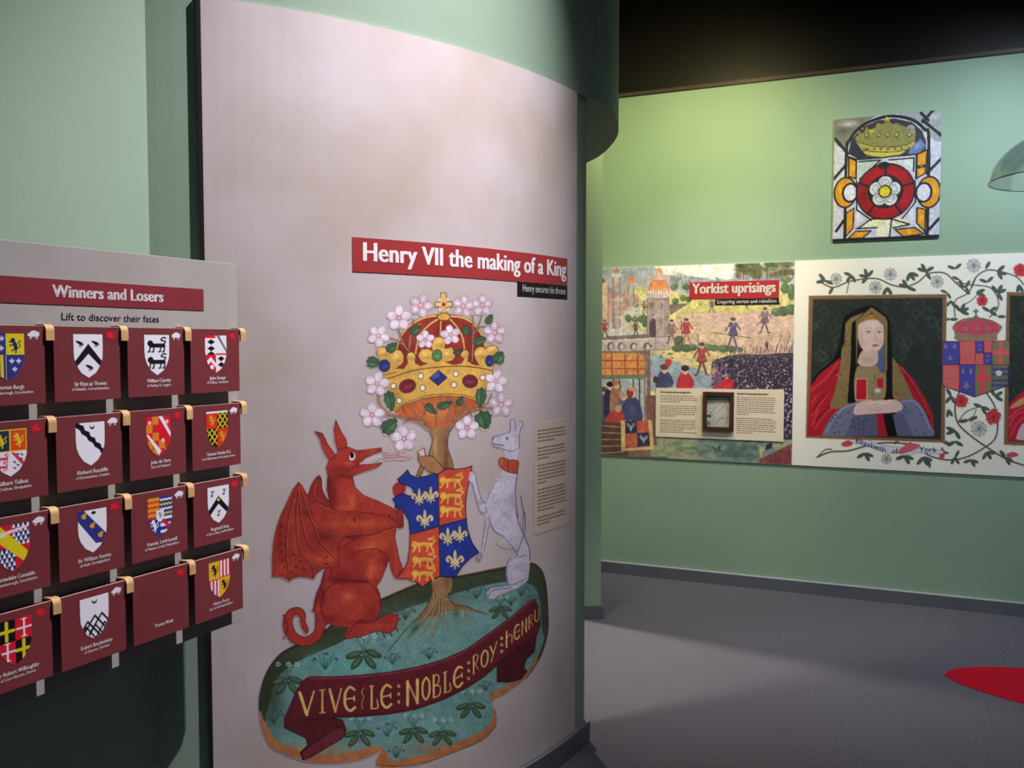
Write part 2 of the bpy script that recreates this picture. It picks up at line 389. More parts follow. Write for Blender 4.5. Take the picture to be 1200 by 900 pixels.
def curved_rect(name, x0, x1, xm, yt, yb, m, r, root):
    """a flat label bent round the wall: x0, x1 its edges, height read at xm"""
    a = cyl_px(x0, (yt[0] + yb[0]) / 2)[0]; b_ = cyl_px(x1, (yt[1] + yb[1]) / 2)[0]
    zt = cyl_px(xm, yt[2])[1]; zb = cyl_px(xm, yb[2])[1]
    return keep(curved_slab(name, a, b_, RR + .0002, RR + r, zb, zt, m), root), a, b_, zb, zt
ti, a, b_, zb, zt = curved_rect('title_banner', 413, 664.5, 560, (279, 302, 290), (319, 331, 326.5), mat('mural_title_red', (166, 56, 58), .42, (170, 60, 62), 4), .0015, mu)
tag(ti, 'dark red title banner')
letters('Henry VII the making of a King', mu_at(.0022), a + (b_ - a) * .037, b_ - (b_ - a) * .012, zb + .033, .077, WHITE, .022, ti)
si, a, b_, zb, zt = curved_rect('subtitle_strip', 606, 664.5, 606, (331, 331, 329.5), (346, 350, 346.8), BLACK, .0015, mu)
tag(si, 'black subtitle strip')
keep(tag(lettering('Henry secures his throne', mu_at(.0022), a + (b_ - a) * .09, b_ - (b_ - a) * .05, zb + .017, .034, WHITE, None, .006), 'small white lettering'), si)
tp, a, b_, zb, zt = curved_rect('text_panel', 625.8, 667, 646, (496, 489, 492.5), (628, 614, 621), mat('mural_text_ground', (206, 188, 172), .5, (210, 192, 178), 5), .001, mu)
tag(tp, 'cream column of small print')
W = b_ - a
keep(word_lines(mu_at(.0015), a + W * .08, b_ - W * .1, zt - .028, .0122, 28, BROWNTXT, None, 4, skip=(4, 9, 16, 24), short=(3, 8, 15, 23, 27)), tp)

# ------------------------------------------------------------------ lift-the-flap board
BF = Frame((-.72, 2.2), (sin(radians(29)), cos(radians(29))))
bd = bpy.data.objects.new('display_board', None); C.objects.link(bd); bd.location = BF.at(-.35, -.05, .8)
tag(bd, 'grey board of sixteen maroon lift-up flaps held by wooden clips', 'display board')
NB = -.030
sR = BF.px(282, 600, NB)[0]; zT = BF.px(273, 309, NB)[1]; zB = BF.px(277, 729.5, NB)[1]; sL = -.70
P = lambda o: keep(o, bd)
P(BF.box('back_panel', sL, sR, NB - .014, NB, zB, zT, GREY, None, .0015))
for s_ in (-.62, -.08):
    for z_ in (zB + .12, zT - .12): P(BF.box('wall_spacer', s_ - .03, s_ + .03, -.2125, NB - .0141, z_ - .03, z_ + .03, GREY))
def bd_at(n): return lambda s, z: BF.at(s, n, z)
s1, z1 = BF.px(238, 339, NB); z0 = BF.px(238, 364, NB)[1]; s0 = s1 - (s1 - (-.335)) * 2
ti = P(tag(BF.box('title_banner', s0, s1, NB + .0002, NB + .0016, z0, z1, TITLE_MAROON), 'maroon title banner'))
a, za = BF.px(61.5, 355, NB); b_, _ = BF.px(190.5, 356, NB)
letters('Winners and Losers', bd_at(NB + .0022), a, b_, z0 + .0165, .037, WHITE, .022, ti)
a, za = BF.px(72, 377.5, NB); b_, zc = BF.px(186, 376, NB)
P(tag(lettering('Lift to discover their fates', bd_at(NB + .0008), a, b_, (za + zc) / 2 + .0005, .0225, DARKTXT, None, .008, name='caption'), 'dark caption lettering'))
# light-blocking rails, clips, flaps
COLS = [-.658, -.483, -.308, -.133]; FW = .1555; ROWS = [1.5855, 1.3945, 1.2035, 1.0120]; FH = .1600
def clip(s0, s1, zt):
    pr = [(NB + .0003, zt + .0035)]
    for i in range(7):
        t = pi / 2 * i / 6; pr.append((-.007 + .013 * sin(t), zt - .010 + .0135 * cos(t)))
    pr.append((.006, zt - .030))
    th = .005; inn = [(NB + .0003, zt + .004 - th)]
    for i in range(7):
        t = pi / 2 * i / 6; inn.append((-.007 + (.013 - th) * sin(t), zt - .010 + (.0135 - th) * cos(t)))
    inn.append((.006 - th, zt - .030))
    k = len(pr); v = []
    for s in (s0, s1): v += [BF.at(s, n, z) for n, z in pr] + [BF.at(s, n, z) for n, z in inn]
    f = []; m2 = 2 * k
    for i in range(k - 1):
        f += [(i, i + 1, m2 + i + 1, m2 + i), (k + i, m2 + k + i, m2 + k + i + 1, k + i + 1), (i, k + i, k + i + 1, i + 1), (m2 + i, m2 + i + 1, m2 + k + i + 1, m2 + k + i)]
    f += [(0, m2, m2 + k, k), (k - 1, 2 * k - 1, m2 + 2 * k - 1, m2 + k - 1)]
    return fix(pyobj('wooden_clip', v, f, WOOD), 0)
for zt in ROWS:
    P(BF.box('light_block_rail', sL + .02, sR - .012, NB + .0003, -.0052, zt - .014, zt - .005, mat('rail_dark', (58, 52, 46), .5)))  # made deep and dark to keep light off the board behind the flaps
    for c in COLS: P(clip(c + FW + .0005, c + FW + .0185, zt))
    P(clip(COLS[0] - .0185, COLS[0] - .0005, zt))
FLAPS = [
 [('Thomas Burgh', 'of Gainsborough, Lincolnshire', 'b', 'maroon flap with a blue and yellow quartered shield'),
  ('Sir Rhys ap Thomas', 'of Dinefwr, Carmarthenshire', 'd', 'maroon flap with a white shield of three ravens and a black chevron'),
  ('William Catesby', 'of Ashby St. Legers', 'b', 'maroon flap with a white shield of two black lions'),
  ('John Savage', 'of Clifton, Cheshire', 'd', 'maroon flap with a white and red shield of black lozenges')],
 [('Gilbert Talbot', 'of Grafton, Shropshire', 'd', 'maroon flap with a shield of gold lions over white'),
  ('Richard Ratcliffe', 'of Derwentwater, Cumbria', 'b', 'maroon flap with a white shield crossed by a ragged black band'),
  ('John de Vere', 'Earl of Oxford', 'd', 'maroon flap with a red and yellow shield crossed by a white band'),
  ('Thomas Fitzalan KG,', 'Lord Maltravers of Arundel, Sussex', 'b', 'maroon flap with a red and black quartered shield of gold lattice')],
 [('Marmaduke Constable', 'of Flamborough, Lincolnshire', 'b', 'maroon flap with a red and blue shield crossed by a yellow band'),
  ('Sir William Stanley', 'of Holt, Denbighshire', 'd', 'maroon flap with a white shield crossed by a blue band'),
  ('Francis, Lord Lovell', 'of Minster Lovell, Oxfordshire', 'b', 'maroon flap with a many-quartered shield and small central shield'),
  ('Reginald Bray', 'of Eaton Bray, Bedfordshire', 'd', 'maroon flap with a white shield and one black chevron')],
 [('Sir Robert Willoughby', 'of Cors Norton, Devon', 'd', 'maroon flap with a red and black shield of four crosses'),
  ('Robert Brackenbury', 'of Denton, Durham', 'b', 'maroon flap with a white shield of interlaced black chevrons'),
  ('Thomas Wood', '', 'd', 'maroon flap without any shield'),
  ('Henry Percy', 'Earl of Northumberland', 'b', 'maroon flap with a gold and red shield of black lions')]]
FLAP_OBJ = {}
for r, row in enumerate(FLAPS):
    for c, (l1, l2, badge, lab) in enumerate(row):
        s0 = COLS[c]; s1 = s0 + FW; zt = ROWS[r]; zb = zt - FH
        o = P(tag(BF.box('flap', s0, s1, -.0045, 0, zb, zt, MAROON, None, .0007), lab)); FLAP_OBJ[r, c] = o
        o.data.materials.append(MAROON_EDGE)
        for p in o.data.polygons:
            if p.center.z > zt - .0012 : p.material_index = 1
        cx = s0 + FW * .53; dy = .03 if l2 == '' else 0
        wd = min(.92, .0245 * len(l1) + .09) * FW * (.92); 
        keep(tag(lettering(l1, bd_at(.0007), cx - wd / 2, cx + wd / 2, zb + FH * (.205 - dy), .0118, WHITE, None, .020), 'white name lettering'), o)
        if l2:
            wd = min(.90, .0175 * len(l2) + .09) * FW
            keep(tag(lettering(l2, bd_at(.0007), cx - wd / 2, cx + wd / 2, zb + FH * .142, .0088, WHITE, None, .016), 'white place lettering'), o)

# ------------------------------------------------------------------ panels on the long wall
def panel(name, label, s0, s1, z0, z1, m, cat='wall panel', t=.012):
    e = bpy.data.objects.new(name, None); C.objects.link(e); e.location = BW.at((s0 + s1) / 2, 0, z0); tag(e, label, cat)
    keep(BW.box('backing_board', s0, s1, .0006, t, z0, z1, m), e); return e
def bw_at(n): return lambda s, z: BW.at(s, n, z)
S_MID = BW.px(930, 420, .012)[0]
PY = panel('landscape_panel', 'wide painted panel of castle, soldiers and barge on the green wall', -.022, S_MID - .0012, .797, 2.048, CREAM)
PP = panel('portrait_panel', 'cream panel with framed lady in red robe among rose stems', S_MID, 3.35, .797, 2.052, CREAM)
N = .0126
def rect_px(fr, n, x0, x1, yt, yb, xm):
    s0 = fr.px(x0, (yt + yb) / 2, n)[0]; s1 = fr.px(x1, (yt + yb) / 2, n)[0]; return s0, s1, fr.px(xm, yb, n)[1], fr.px(xm, yt, n)[1]
s0, s1, z0, z1 = rect_px(BW, N, 808, 913, 329.5, 350, 860)
ti = keep(tag(BW.box('title_banner', s0, s1, N + .0004, N + .002, z0, z1, TITLE_RED), 'red title banner'), PY)
letters('Yorkist uprisings', bw_at(N + .0026), s0 + (s1 - s0) * .035, s1 - (s1 - s0) * .04, z0 + .037, .094, WHITE, .022, ti)
s0, s1, z0, z1 = rect_px(BW, N, 838, 913, 350, 357.3, 876)
ti = keep(tag(BW.box('subtitle_strip', s0, s1, N + .0004, N + .002, z0, z1, BLACK), 'black subtitle strip'), PY)
keep(tag(lettering('Lingering unrest and rebellion', bw_at(N + .0026), s0 + (s1 - s0) * .04, s1 - (s1 - s0) * .04, z0 + .012, .031, WHITE, None, .006), 'small white lettering'), ti)
s0, s1, z0, z1 = rect_px(BW, .02, 768.5, 918.5, 456, 514.5, 843)
tp = keep(tag(BW.box('text_panel', s0, s1, N + .0004, .020, z0, z1, TEXTCREAM), 'raised cream panel with two columns of print'), PY)
W = s1 - s0
for k_, (a, b_) in enumerate(((.035, .335), (.645, .945))):
    keep(lettering(['Restless times', 'Ready to rebel'][0] if 0 else '———————', bw_at(.0206), s0 + W * a, s0 + W * (b_ - .07), z1 - .036, .02, BROWNTXT, None) if 0 else
         word_lines(bw_at(.0206), s0 + W * a, s0 + W * (b_ - .05), z1 - .022, .016, 1, mat('heading_ink', (104, 90, 80), .6), None, 2 + k_, .7, name='printed_heading'), tp)
    keep(word_lines(bw_at(.0206), s0 + W * a, s0 + W * b_, z1 - .047, .0131, 19 - k_ * 1, BROWNTXT, None, 8 + k_, skip=((4, 11), (9,))[k_], short=((3, 10, 17), (8, 17))[k_]), tp)
# small framed picture let into the text panel
s0, s1, z0, z1 = rect_px(BW, .05, 823.5, 859.5, 459.5, 505, 841)
fr = bpy.data.objects.new('picture_frame', None); C.objects.link(fr); fr.location = BW.at((s0 + s1) / 2, .0201, z0)
tag(fr, 'small dark brown box frame standing out from the text panel', 'picture frame')
fw = .024
for nm, q in (('frame_rail', (s0, s1, z1 - fw, z1)), ('frame_rail', (s0, s1, z0, z0 + fw)), ('frame_stile', (s0, s0 + fw, z0 + fw, z1 - fw)), ('frame_stile', (s1 - fw, s1, z0 + fw, z1 - fw))):
    keep(BW.box(nm, q[0], q[1], .0203, .052, q[2], q[3], DARKWOOD, None, .0015), fr)
pc = keep(BW.box('picture', s0 + fw, s1 - fw, .0203, .026, z0 + fw, z1 - fw, mat('pale_drawing', (176, 176, 170), .4, (206, 204, 196), 40)), fr)
FRM = (s0 + fw, s1 - fw, z0 + fw, z1 - fw)
# stained glass print
s0, s1, z0, z1 = rect_px(BW, .012, 977, 1102, 135.5, 281, 1039.5)
SG = panel('stained_glass_print', 'square print of a red and white rose in stained glass, high on green wall', s0, s1, 2.156, 2.882, mat('print_white', (214, 214, 222), .4), 'wall print')
SGR = (s0, s1, 2.156, 2.882)

# ------------------------------------------------------------------ clear hanging dome
DC = np.array([2.10, 3.2]); DZ = 2.163; DR = .288; DH = .195
dm = bpy.data.objects.new('hanging_dome', None); C.objects.link(dm); dm.location = (DC[0], DC[1], DZ)
tag(dm, 'clear hollow plastic dome hanging open side down before the green wall', 'dome')
def lathe(name, prof, m, n=64, root=None):
    v = []; f = []
    for i in range(n):
        t = 2 * pi * i / n; v += [(DC[0] + r * cos(t), DC[1] + r * sin(t), z) for r, z in prof]
    k = len(prof)
    for i in range(n):
        j = (i + 1) % n
        for q in range(k - 1): f.append((i * k + q, j * k + q, j * k + q + 1, i * k + q + 1))
    o = pyobj(name, v, f, m, None, True); fix(o); return keep(o, root)
ac = bpy.data.materials.new('clear_acrylic'); ac.use_nodes = True; nt = ac.node_tree; nt.nodes.clear()
out = nt.nodes.new('ShaderNodeOutputMaterial'); tr = nt.nodes.new('ShaderNodeBsdfTransparent'); gl = nt.nodes.new('ShaderNodeBsdfGlossy'); mx = nt.nodes.new('ShaderNodeMixShader'); lw = nt.nodes.new('ShaderNodeLayerWeight')
tr.inputs[0].default_value = (.97, .98, .99, 1); gl.inputs['Roughness'].default_value = .06; lw.inputs['Blend'].default_value = .25
mr = nt.nodes.new('ShaderNodeMath'); mr.operation = 'MULTIPLY'; mr.inputs[1].default_value = .35
nt.links.new(lw.outputs['Fresnel'], mr.inputs[0]); nt.links.new(mr.outputs[0], mx.inputs[0]); df = nt.nodes.new('ShaderNodeBsdfDiffuse'); df.inputs[0].default_value = (.8, .84, .9, 1); m0 = nt.nodes.new('ShaderNodeMixShader'); m0.inputs[0].default_value = .10; nt.links.new(tr.outputs[0], m0.inputs[1]); nt.links.new(df.outputs[0], m0.inputs[2]); nt.links.new(m0.outputs[0], mx.inputs[1]); nt.links.new(gl.outputs[0], mx.inputs[2]); nt.links.new(mx.outputs[0], out.inputs[0])
prof = [(DR * cos(t), DZ + DH * sin(t)) for t in np.linspace(0, pi / 2 - .05, 20)]
lathe('dome_shell', prof + [((r - .004), z - .003) for r, z in prof[::-1]], ac, root=dm)
rim = [(DR + .0025 + .0025 * cos(t), DZ + .0025 * sin(t)) for t in np.linspace(0, 2 * pi, 9)]
lathe('rim', rim, mat('clear_rim', (178, 186, 192), .2, spec=.8), root=dm)
lathe('hub', [(0.001, DZ + DH + .04), (.05, DZ + DH + .04), (.06, DZ + DH + .02), (.06, DZ + DH - .006), (.001, DZ + DH - .006)], STEEL, 32, dm)
lathe('cable', [(.006, DZ + DH + .04), (.006, 5.398)], BLACK, 10, dm)

# ------------------------------------------------------------------ print on the mural: mound, tree, crown, dragon, hound, arms
def paint_emblem():
    c = Canvas(296, 336, 652, 908, 2.5)
    INK = (44, 30, 28)
    # --- mound
    c.org()
    MND = ('304,828 306,806 313,786 326,768 343,757 364,749 382,737 400,721 424,710 447,701 477,688 499,680 538,674 587,664.5 621,659 633,666 639,681 641.7,711 641.5,742 632,772 617,794 595,811 577,822 '
           '581,834 581,850 567,865 537,880 506,891 475,897.5 452,901 441,896 443,886 446,881 444,880 419,890.5 382,894 352,890 321,877 310,862 305,845')
    c.fill(MND, (88, 58, 38), smooth=True)
    M = c.fill(MND, (160, 100, 58), full=True)
    inner = ('306,828 308,806 315,787 328,770 344,759 364,751 400,724 447,703 499,682 538,676 587,667 621,661 632,668 637,682 639.5,711 639,742 630,768 614,789 593,804 574,813 577,824 578,834 '
             '577,843 564,857 535,871 505,882 474,889 460,891 452,880 440,874 418,880 384,884 354,881 325,868 313,852 307,838')
    G = c.fill(inner, (92, 134, 130), full=True)
    c.fill('313,786 326,768 343,757 364,749 400,721 447,701 499,680 538,674 587,664.5 621,659 637,668 641,700 641,740 636,742 632,700 620,684 590,682 545,692 520,700 480,712 450,724 420,742 390,757 350,775 325,795 314,830 309,850 304,828', (44, 50, 30), .85, clip=G)
    c.org(290, 680, 3.243)
    for x, y, rx, ry, col, a in ((90, 420, 60, 200, (38, 46, 28), .7), (700, 60, 200, 40, (40, 46, 26), .5), (420, 330, 150, 40, (84, 158, 140), .6), (300, 300, 90, 40, (78, 152, 142), .7), (700, 290, 160, 50, (96, 140, 134), .5),
                                 (700, 560, 200, 50, (104, 150, 142), .5), (500, 570, 160, 40, (100, 146, 142), .5), (1080, 130, 50, 130, (50, 58, 44), .6), (640, 140, 140, 60, (98, 118, 96), .6), (1120, 320, 30, 90, (96, 110, 104), .7),
                                 (250, 640, 200, 22, (180, 110, 60), .6), (760, 640, 180, 24, (160, 92, 56), .7), (480, 150, 60, 18, (46, 56, 34), .7), (330, 200, 90, 20, (44, 54, 30), .8), (930, 430, 90, 30, (90, 122, 116), .5)):
        c.ell(x, y, rx, ry, col, a, soft=True, clip=G)
    c.org(); c.line('304.6,832 304.6,818 307,806 314,787 327,769.5 344,758.5 364,751 382,739 400,723 424,712 447,703 477,690 499,682 538,676 587,666.5 621,661', 3.2, (44, 44, 28), .95); c.line('587,666 621,660.5 632,667 638,682 640.5,711 640.3,742 631,772', 2.6, (48, 42, 32), .9)
    c.line('304,828 306,806 313,786 326,768 343,757 364,749 382,737', 1.2, (30, 24, 20), .8); c.line('621,659 633,666 639,681 641.7,711 641.5,742 632,772 617,794', 1.2, (48, 28, 24), .8)
    c.line('305,845 310,862 321,877 352,890 382,894 419,890.5 444,880', 1, (120, 60, 36), .7); c.line('441,896 475,897.5 506,891 537,880 567,865 581,850', 1.4, (110, 48, 34), .8)
    # plants: kind, x, y, size
    c.org(290, 680, 3.243)
    def grass(x, y, s, bl=(40, 60, 124)):
        for i, dx in enumerate((-.9, -.55, -.2, .15, .5, .85)):
            c.line([(x, y), (x + dx * s * .5, y - s * .6), (x + dx * s, y - s * (1.0 + .3 * ((i * 7) % 3)))], .8, (36, 66, 46), .9)
        for dx, dy in ((-1, -.95), (.1, -1.45), (1, -1.0)): c.ell(x + dx * s, y + dy * s, s * .2, s * .13, bl, .8, rot=40 * dx)
    def broad(x, y, s, dark=(38, 54, 36)):
        for dx, dy, r in ((-.8, -.15, -20), (.8, -.25, 20), (-.55, .5, -50), (.55, .45, 50)):
            c.ell(x + dx * s, y + dy * s, s * .72, s * .3, dark, .85, rot=r); c.ell(x + dx * s, y + dy * s - .05 * s, s * .5, s * .16, (88, 118, 82), .6, rot=r)
        for dx in (-.6, 0, .6): c.line([(x, y), (x + dx * s * .4, y - s), (x + dx * s, y - s * 1.5)], .7, (36, 50, 48), .85)
        for dx in (-.8, .1, .9):
            for j in range(5): c.ell(x + dx * s + s * .16 * cos(j * 1.26), y - s * 1.7 + s * .16 * sin(j * 1.26), s * .08, s * .08, (176, 196, 190), .75)
    for x, y, s in ((295, 340, 42), (600, 150, 34), (550, 320, 28), (100, 545, 34), (530, 595, 34), (870, 70, 34), (690, 300, 28), (905, 420, 24), (565, 675, 28), (1040, 60, 26), (1000, 95, 22)): grass(x, y, s)
    for x, y, s in ((440, 290, 46), (150, 390, 42), (425, 590, 40), (630, 580, 38), (740, 590, 36), (848, 485, 38), (960, 115, 30)): broad(x, y, s)
    for x, y in ((165, 605), (770, 258), (538, 220), (690, 505), (480, 232), (430, 230), (160, 320), (655, 515), (610, 310)): c.ell(x, y, 7, 7, (150, 178, 168), .8); c.ell(x, y, 4, 4, (60, 90, 80), .7)
    # --- roots and trunk
    BR = (128, 94, 66)
    c.org(440, 680, 1)
    c.org(450, 680, 4.09)
    c.fill('232,0 228,60 212,110 175,165 140,200 190,190 215,175 240,170 262,175 285,150 310,150 345,145 365,140 420,150 470,158 440,145 395,125 340,120 310,80 298,0', (120, 92, 62), smooth=False)
    for p in ('240,60 225,140 120,260 60,330', '255,60 240,150 185,240 150,310', '262,70 262,160 225,240 190,310', '275,60 280,150 240,230 215,300', '285,70 300,150 300,210 305,255', '295,90 330,130 345,180 348,235', '300,90 370,130 385,180 380,220', '305,90 380,130 420,160 432,240', '310,90 400,130 490,160'):
        c.line(p, 1.6, (150, 124, 84), .9, taper=True); c.line(np.array(S_(p)) + (5, 3), .7, (56, 42, 26), .8, taper=True)
    c.ell(150, 230, 40, 16, (40, 50, 26), .6, rot=-50, soft=True); c.ell(345, 155, 22, 30, (44, 54, 30), .5, soft=True)
    c.line('232,0 228,60 212,110 170,170 100,240 20,340', 1, INK, .8); c.line('298,0 310,80 340,118 395,124 440,145 492,160', 1, INK, .8)
    c.org(420, 330, 4.5)
    TR = '340,740 372,790 388,830 382,870 372,905 366,1000 392,1060 410,1200 412,1320 385,1500 400,1640 480,1640 492,1560 470,1400 476,1180 480,1060 500,1000 496,950 478,900 470,860 478,800 520,740 600,690 660,680 560,660 480,700 440,760 400,700 300,690 200,690 260,730'
    c.fill(TR, BR, smooth=False); TM = c.fill(TR, (134, 96, 64), full=True)
    c.ell(405, 900, 12, 140, (196, 156, 112), .5, soft=True, clip=TM); c.ell(462, 930, 18, 160, (92, 50, 34), .7, soft=True, clip=TM); c.ell(420, 1520, 20, 90, (170, 130, 92), .5, soft=True, clip=TM); c.ell(470, 1560, 18, 90, (80, 54, 36), .6, soft=True, clip=TM)
    c.line('340,740 372,790 388,830 382,870 372,905 366,1000', 1, INK, .8); c.line('520,740 478,800 470,860 478,900 496,950 500,1000 480,1060', 1, INK, .8)
    # --- crown cap
    CAP = '180,470 185,420 200,330 240,260 300,205 370,180 450,170 530,180 600,215 645,270 672,330 680,400 690,450 560,440 440,440 300,450'
    c.fill(CAP, (116, 34, 34)); CM = c.fill(CAP, (128, 38, 36), full=True)
    for x, y, rx, ry, col in ((340, 290, 60, 80, (160, 56, 46)), (520, 300, 50, 80, (150, 50, 44)), (240, 380, 40, 60, (96, 22, 26)), (620, 380, 40, 60, (96, 22, 26)), (440, 240, 30, 50, (96, 24, 26))): c.ell(x, y, rx, ry, col, .6, soft=True, clip=CM)
    # underside behind branches
    c.fill('190,690 250,650 330,615 440,600 540,605 610,625 635,660 560,690 500,730 450,770 400,770 340,735 270,720', (172, 84, 46)); c.ell(400, 690, 70, 50, (196, 132, 66), .7, soft=True); c.ell(560, 640, 50, 20, (150, 60, 40), .7, soft=True)
    # arches
    GD = (196, 152, 78)
    for p, wd in (('185,420 210,320 250,250 310,205 380,182 440,180', 3.2), ('672,360 655,290 610,225 550,190 470,180', 3.2), ('300,380 320,290 370,230 430,190', 3), ('560,380 550,300 520,240 480,195', 3), ('435,200 430,300', 2.6), ('270,350 290,260 330,215', 1.6)):
        c.line(p, wd, (74, 48, 26)); c.line(p, wd - 1.1, GD)
    # branches around the crown
    for p, wd in (('105,585 110,640 140,680 200,710 300,735 370,780', 3.6), ('125,700 200,715 290,735', 2.4), ('700,668 620,670 560,690 500,740', 3), ('700,595 680,640 640,668', 2), ('210,250 230,310 260,360', 2.2), ('290,200 275,270 265,350', 2), ('160,295 220,320 265,365', 2.2),
                  ('600,180 605,260 600,420', 2.2), ('648,180 635,225 610,265', 1.6), ('690,238 640,240 612,270', 2), ('590,690 598,712', 1.6), ('240,740 300,720', 1.8), ('410,750 412,680 430,605', 2.2), ('440,750 480,690 470,600', 2.2), ('350,740 300,700 290,640 380,610', 2), ('470,740 510,700 500,640 455,600', 2), ('500,740 560,660 570,615', 2), ('250,700 230,665', 1.6), ('320,730 350,680 340,640', 1.8), ('590,690 560,655 500,655', 1.8)):
        c.line(p, wd, (58, 40, 32)); c.line(p, wd - .9, (150, 112, 86))
    # band
    BAND = '95,350 130,345 165,370 178,380 205,365 235,385 232,420 205,455 190,458 240,462 262,430 255,395 278,375 300,398 296,430 330,446 372,430 340,425 318,385 335,358 368,355 392,368 388,330 405,296 430,290 452,306 450,345 462,360 490,345 508,372 495,410 460,425 500,440 545,432 560,405 540,382 560,360 580,380 575,420 610,440 640,442 618,410 612,375 640,350 670,360 690,345 722,338 735,355 712,440 700,520 672,560 640,585 628,630 560,606 440,600 330,618 240,650 190,685 165,600 148,520 120,440'
    for x, y, rx, ry in ((430, 322, 28, 32), (355, 390, 38, 34), (472, 385, 38, 34), (132, 374, 34, 30), (206, 402, 32, 42), (645, 382, 34, 38), (704, 362, 32, 26), (278, 394, 21, 22), (560, 381, 21, 22)):
        c.ell(x, y, rx + 4, ry + 4, (60, 38, 20)); 
    c.fill(BAND, (190, 146, 62), smooth=False, line=(66, 44, 22), lw=.9); BM = c.fill(BAND, (188, 146, 66), full=True, smooth=False)
    for x, y, rx, ry, col, a in ((440, 500, 200, 26, (206, 166, 84), .6), (180, 600, 60, 60, (150, 110, 44), .6), (670, 540, 30, 80, (150, 110, 48), .6), (420, 330, 30, 30, (214, 172, 92), .6), (150, 360, 50, 16, (214, 178, 110), .5)): c.ell(x, y, rx, ry, col, a, soft=True, clip=BM)
    for x, y, rx, ry in ((430, 322, 28, 32), (355, 390, 38, 34), (472, 385, 38, 34), (132, 374, 34, 30), (206, 402, 32, 42), (645, 382, 34, 38), (704, 362, 32, 26), (278, 394, 21, 22), (560, 381, 21, 22)):
        c.ell(x, y, rx, ry, (190, 148, 68)); c.ell(x - 6, y - 8, rx * .6, ry * .5, (218, 182, 108), .7, soft=True); c.ell(x + 6, y + 12, rx * .7, ry * .4, (140, 98, 42), .5, soft=True)
    c.line('142,515 200,496 290,468 400,452 520,445 620,452 702,468', 1.2, (84, 56, 24)); c.line('190,672 260,634 360,602 460,592 560,598 632,622', .8, (84, 56, 24)); c.line('130,492 200,478', .8, (84, 56, 24))
    c.fill('372,508 422,466 468,505 420,548', (38, 42, 110), smooth=False, line=(60, 40, 20), lw=.7); c.fill('380,506 422,472 430,500 400,512', (80, 92, 158), .7, smooth=False)
    for x, y, rx, ry, rot, col in ((258, 550, 42, 33, -18, (104, 28, 40)), (588, 525, 38, 32, 8, (100, 28, 44)), (136, 443, 28, 30, 0, (34, 44, 116)), (691, 417, 20, 28, 0, (34, 44, 116)), (414, 388, 24, 29, 0, (66, 110, 72))):
        c.ell(x, y, rx + 4, ry + 4, (66, 44, 22), rot=rot); c.ell(x, y, rx, ry, col, rot=rot); c.ell(x + 2, y + 5, rx * .7, ry * .3, [min(255, q + 60) for q in col], .5, rot=rot - 10, soft=True)
    for x, y in ((184, 550), (328, 497), (338, 560), (513, 486), (503, 544), (654, 506), (214, 627)): c.ell(x, y, 16, 17, (80, 56, 30)); c.ell(x, y, 12, 13, (214, 200, 194))
    c.fill('405,105 430,108 434,58 462,58 464,106 494,104 494,132 464,134 466,170 436,170 434,134 402,132', (200, 160, 84), smooth=False, line=(60, 40, 22), lw=.9); c.ell(449, 120, 10, 11, (130, 40, 40)); c.ell(449, 185, 34, 20, (190, 146, 64)); c.ell(449, 185, 34, 20, (70, 46, 24), ring=.8)
    for x, y in ((430, 95), (468, 95), (432, 148), (470, 148)): c.ell(x, y, 8, 10, (190, 182, 186), .8)
    # leaves
    def leaf(x, y, L, Wd, rot, col=(52, 84, 58)):
        t = radians(rot); q = []
        for i in range(18):
            a = 2 * pi * i / 18; rr = 1 + (.10 if i % 2 else -.06); u = L * cos(a) * rr; v_ = Wd * sin(a) * rr * (1 - .35 * cos(a)); q.append((x + u * cos(t) - v_ * sin(t), y + u * sin(t) + v_ * cos(t)))
        c.fill(q, col, smooth=False, line=(30, 38, 28), lw=.7)
        c.ell(x - sin(t) * Wd * .35, y + cos(t) * Wd * .35, L * .7, Wd * .3, (96, 132, 92), .6, rot=rot, soft=True)
        c.line([(x - L * cos(t), y - L * sin(t)), (x + L * cos(t), y + L * sin(t))], .6, (34, 46, 32))
    for a in ((80, 425, 36, 28, 10), (175, 345, 32, 22, -40), (165, 760, 48, 36, -45), (166, 630, 52, 26, 80), (740, 400, 34, 30, -60), (660, 730, 46, 42, 70), (645, 612, 50, 26, 95), (690, 198, 28, 18, -60), (300, 255, 32, 20, -35), (570, 260, 30, 18, 60), (640, 310, 34, 22, -20), (380, 670, 34, 18, 45), (455, 650, 38, 18, -20), (535, 628, 26, 14, -60), (525, 370, 24, 12, -10)): leaf(*a)
    # blossoms
    def blossom(x, y, s, rot=0, pink=0):
        for i in range(5):
            t = radians(rot + 72 * i - 90); px_, py_ = x + s * .60 * cos(t), y + s * .60 * sin(t)
            c.ell(px_, py_, s * .43, s * .37, (150, 122, 148) if not pink else (134, 100, 124), 1, rot=rot + 72 * i - 90); c.ell(px_, py_, s * .385, s * .325, (196, 184, 196) if not pink else (178, 160, 172), 1, rot=rot + 72 * i - 90)
            c.ell(px_, py_, s * .18, s * .12, (216, 208, 216), .8, rot=rot + 72 * i - 90, soft=True)
        c.ell(x, y, s * .2, s * .2, (178, 108, 118)); c.ell(x, y, s * .13, s * .13, (196, 164, 160))
    for x, y, s, r_, p_ in ((213, 190, 66, 0, 0), (328, 125, 62, 20, 1), (553, 128, 58, 10, 1), (652, 125, 56, 0, 1), (105, 285, 58, 30, 0), (352, 305, 48, 0, 0), (485, 280, 52, -10, 0), (718, 268, 58, 0, 1), (97, 538, 64, 10, 0), (76, 706, 64, 0, 0), (240, 825, 68, -10, 0), (725, 525, 60, 10, 0), (752, 648, 66, 0, 1), (572, 770, 62, 0, 0)): blossom(x, y, s, r_, p_)
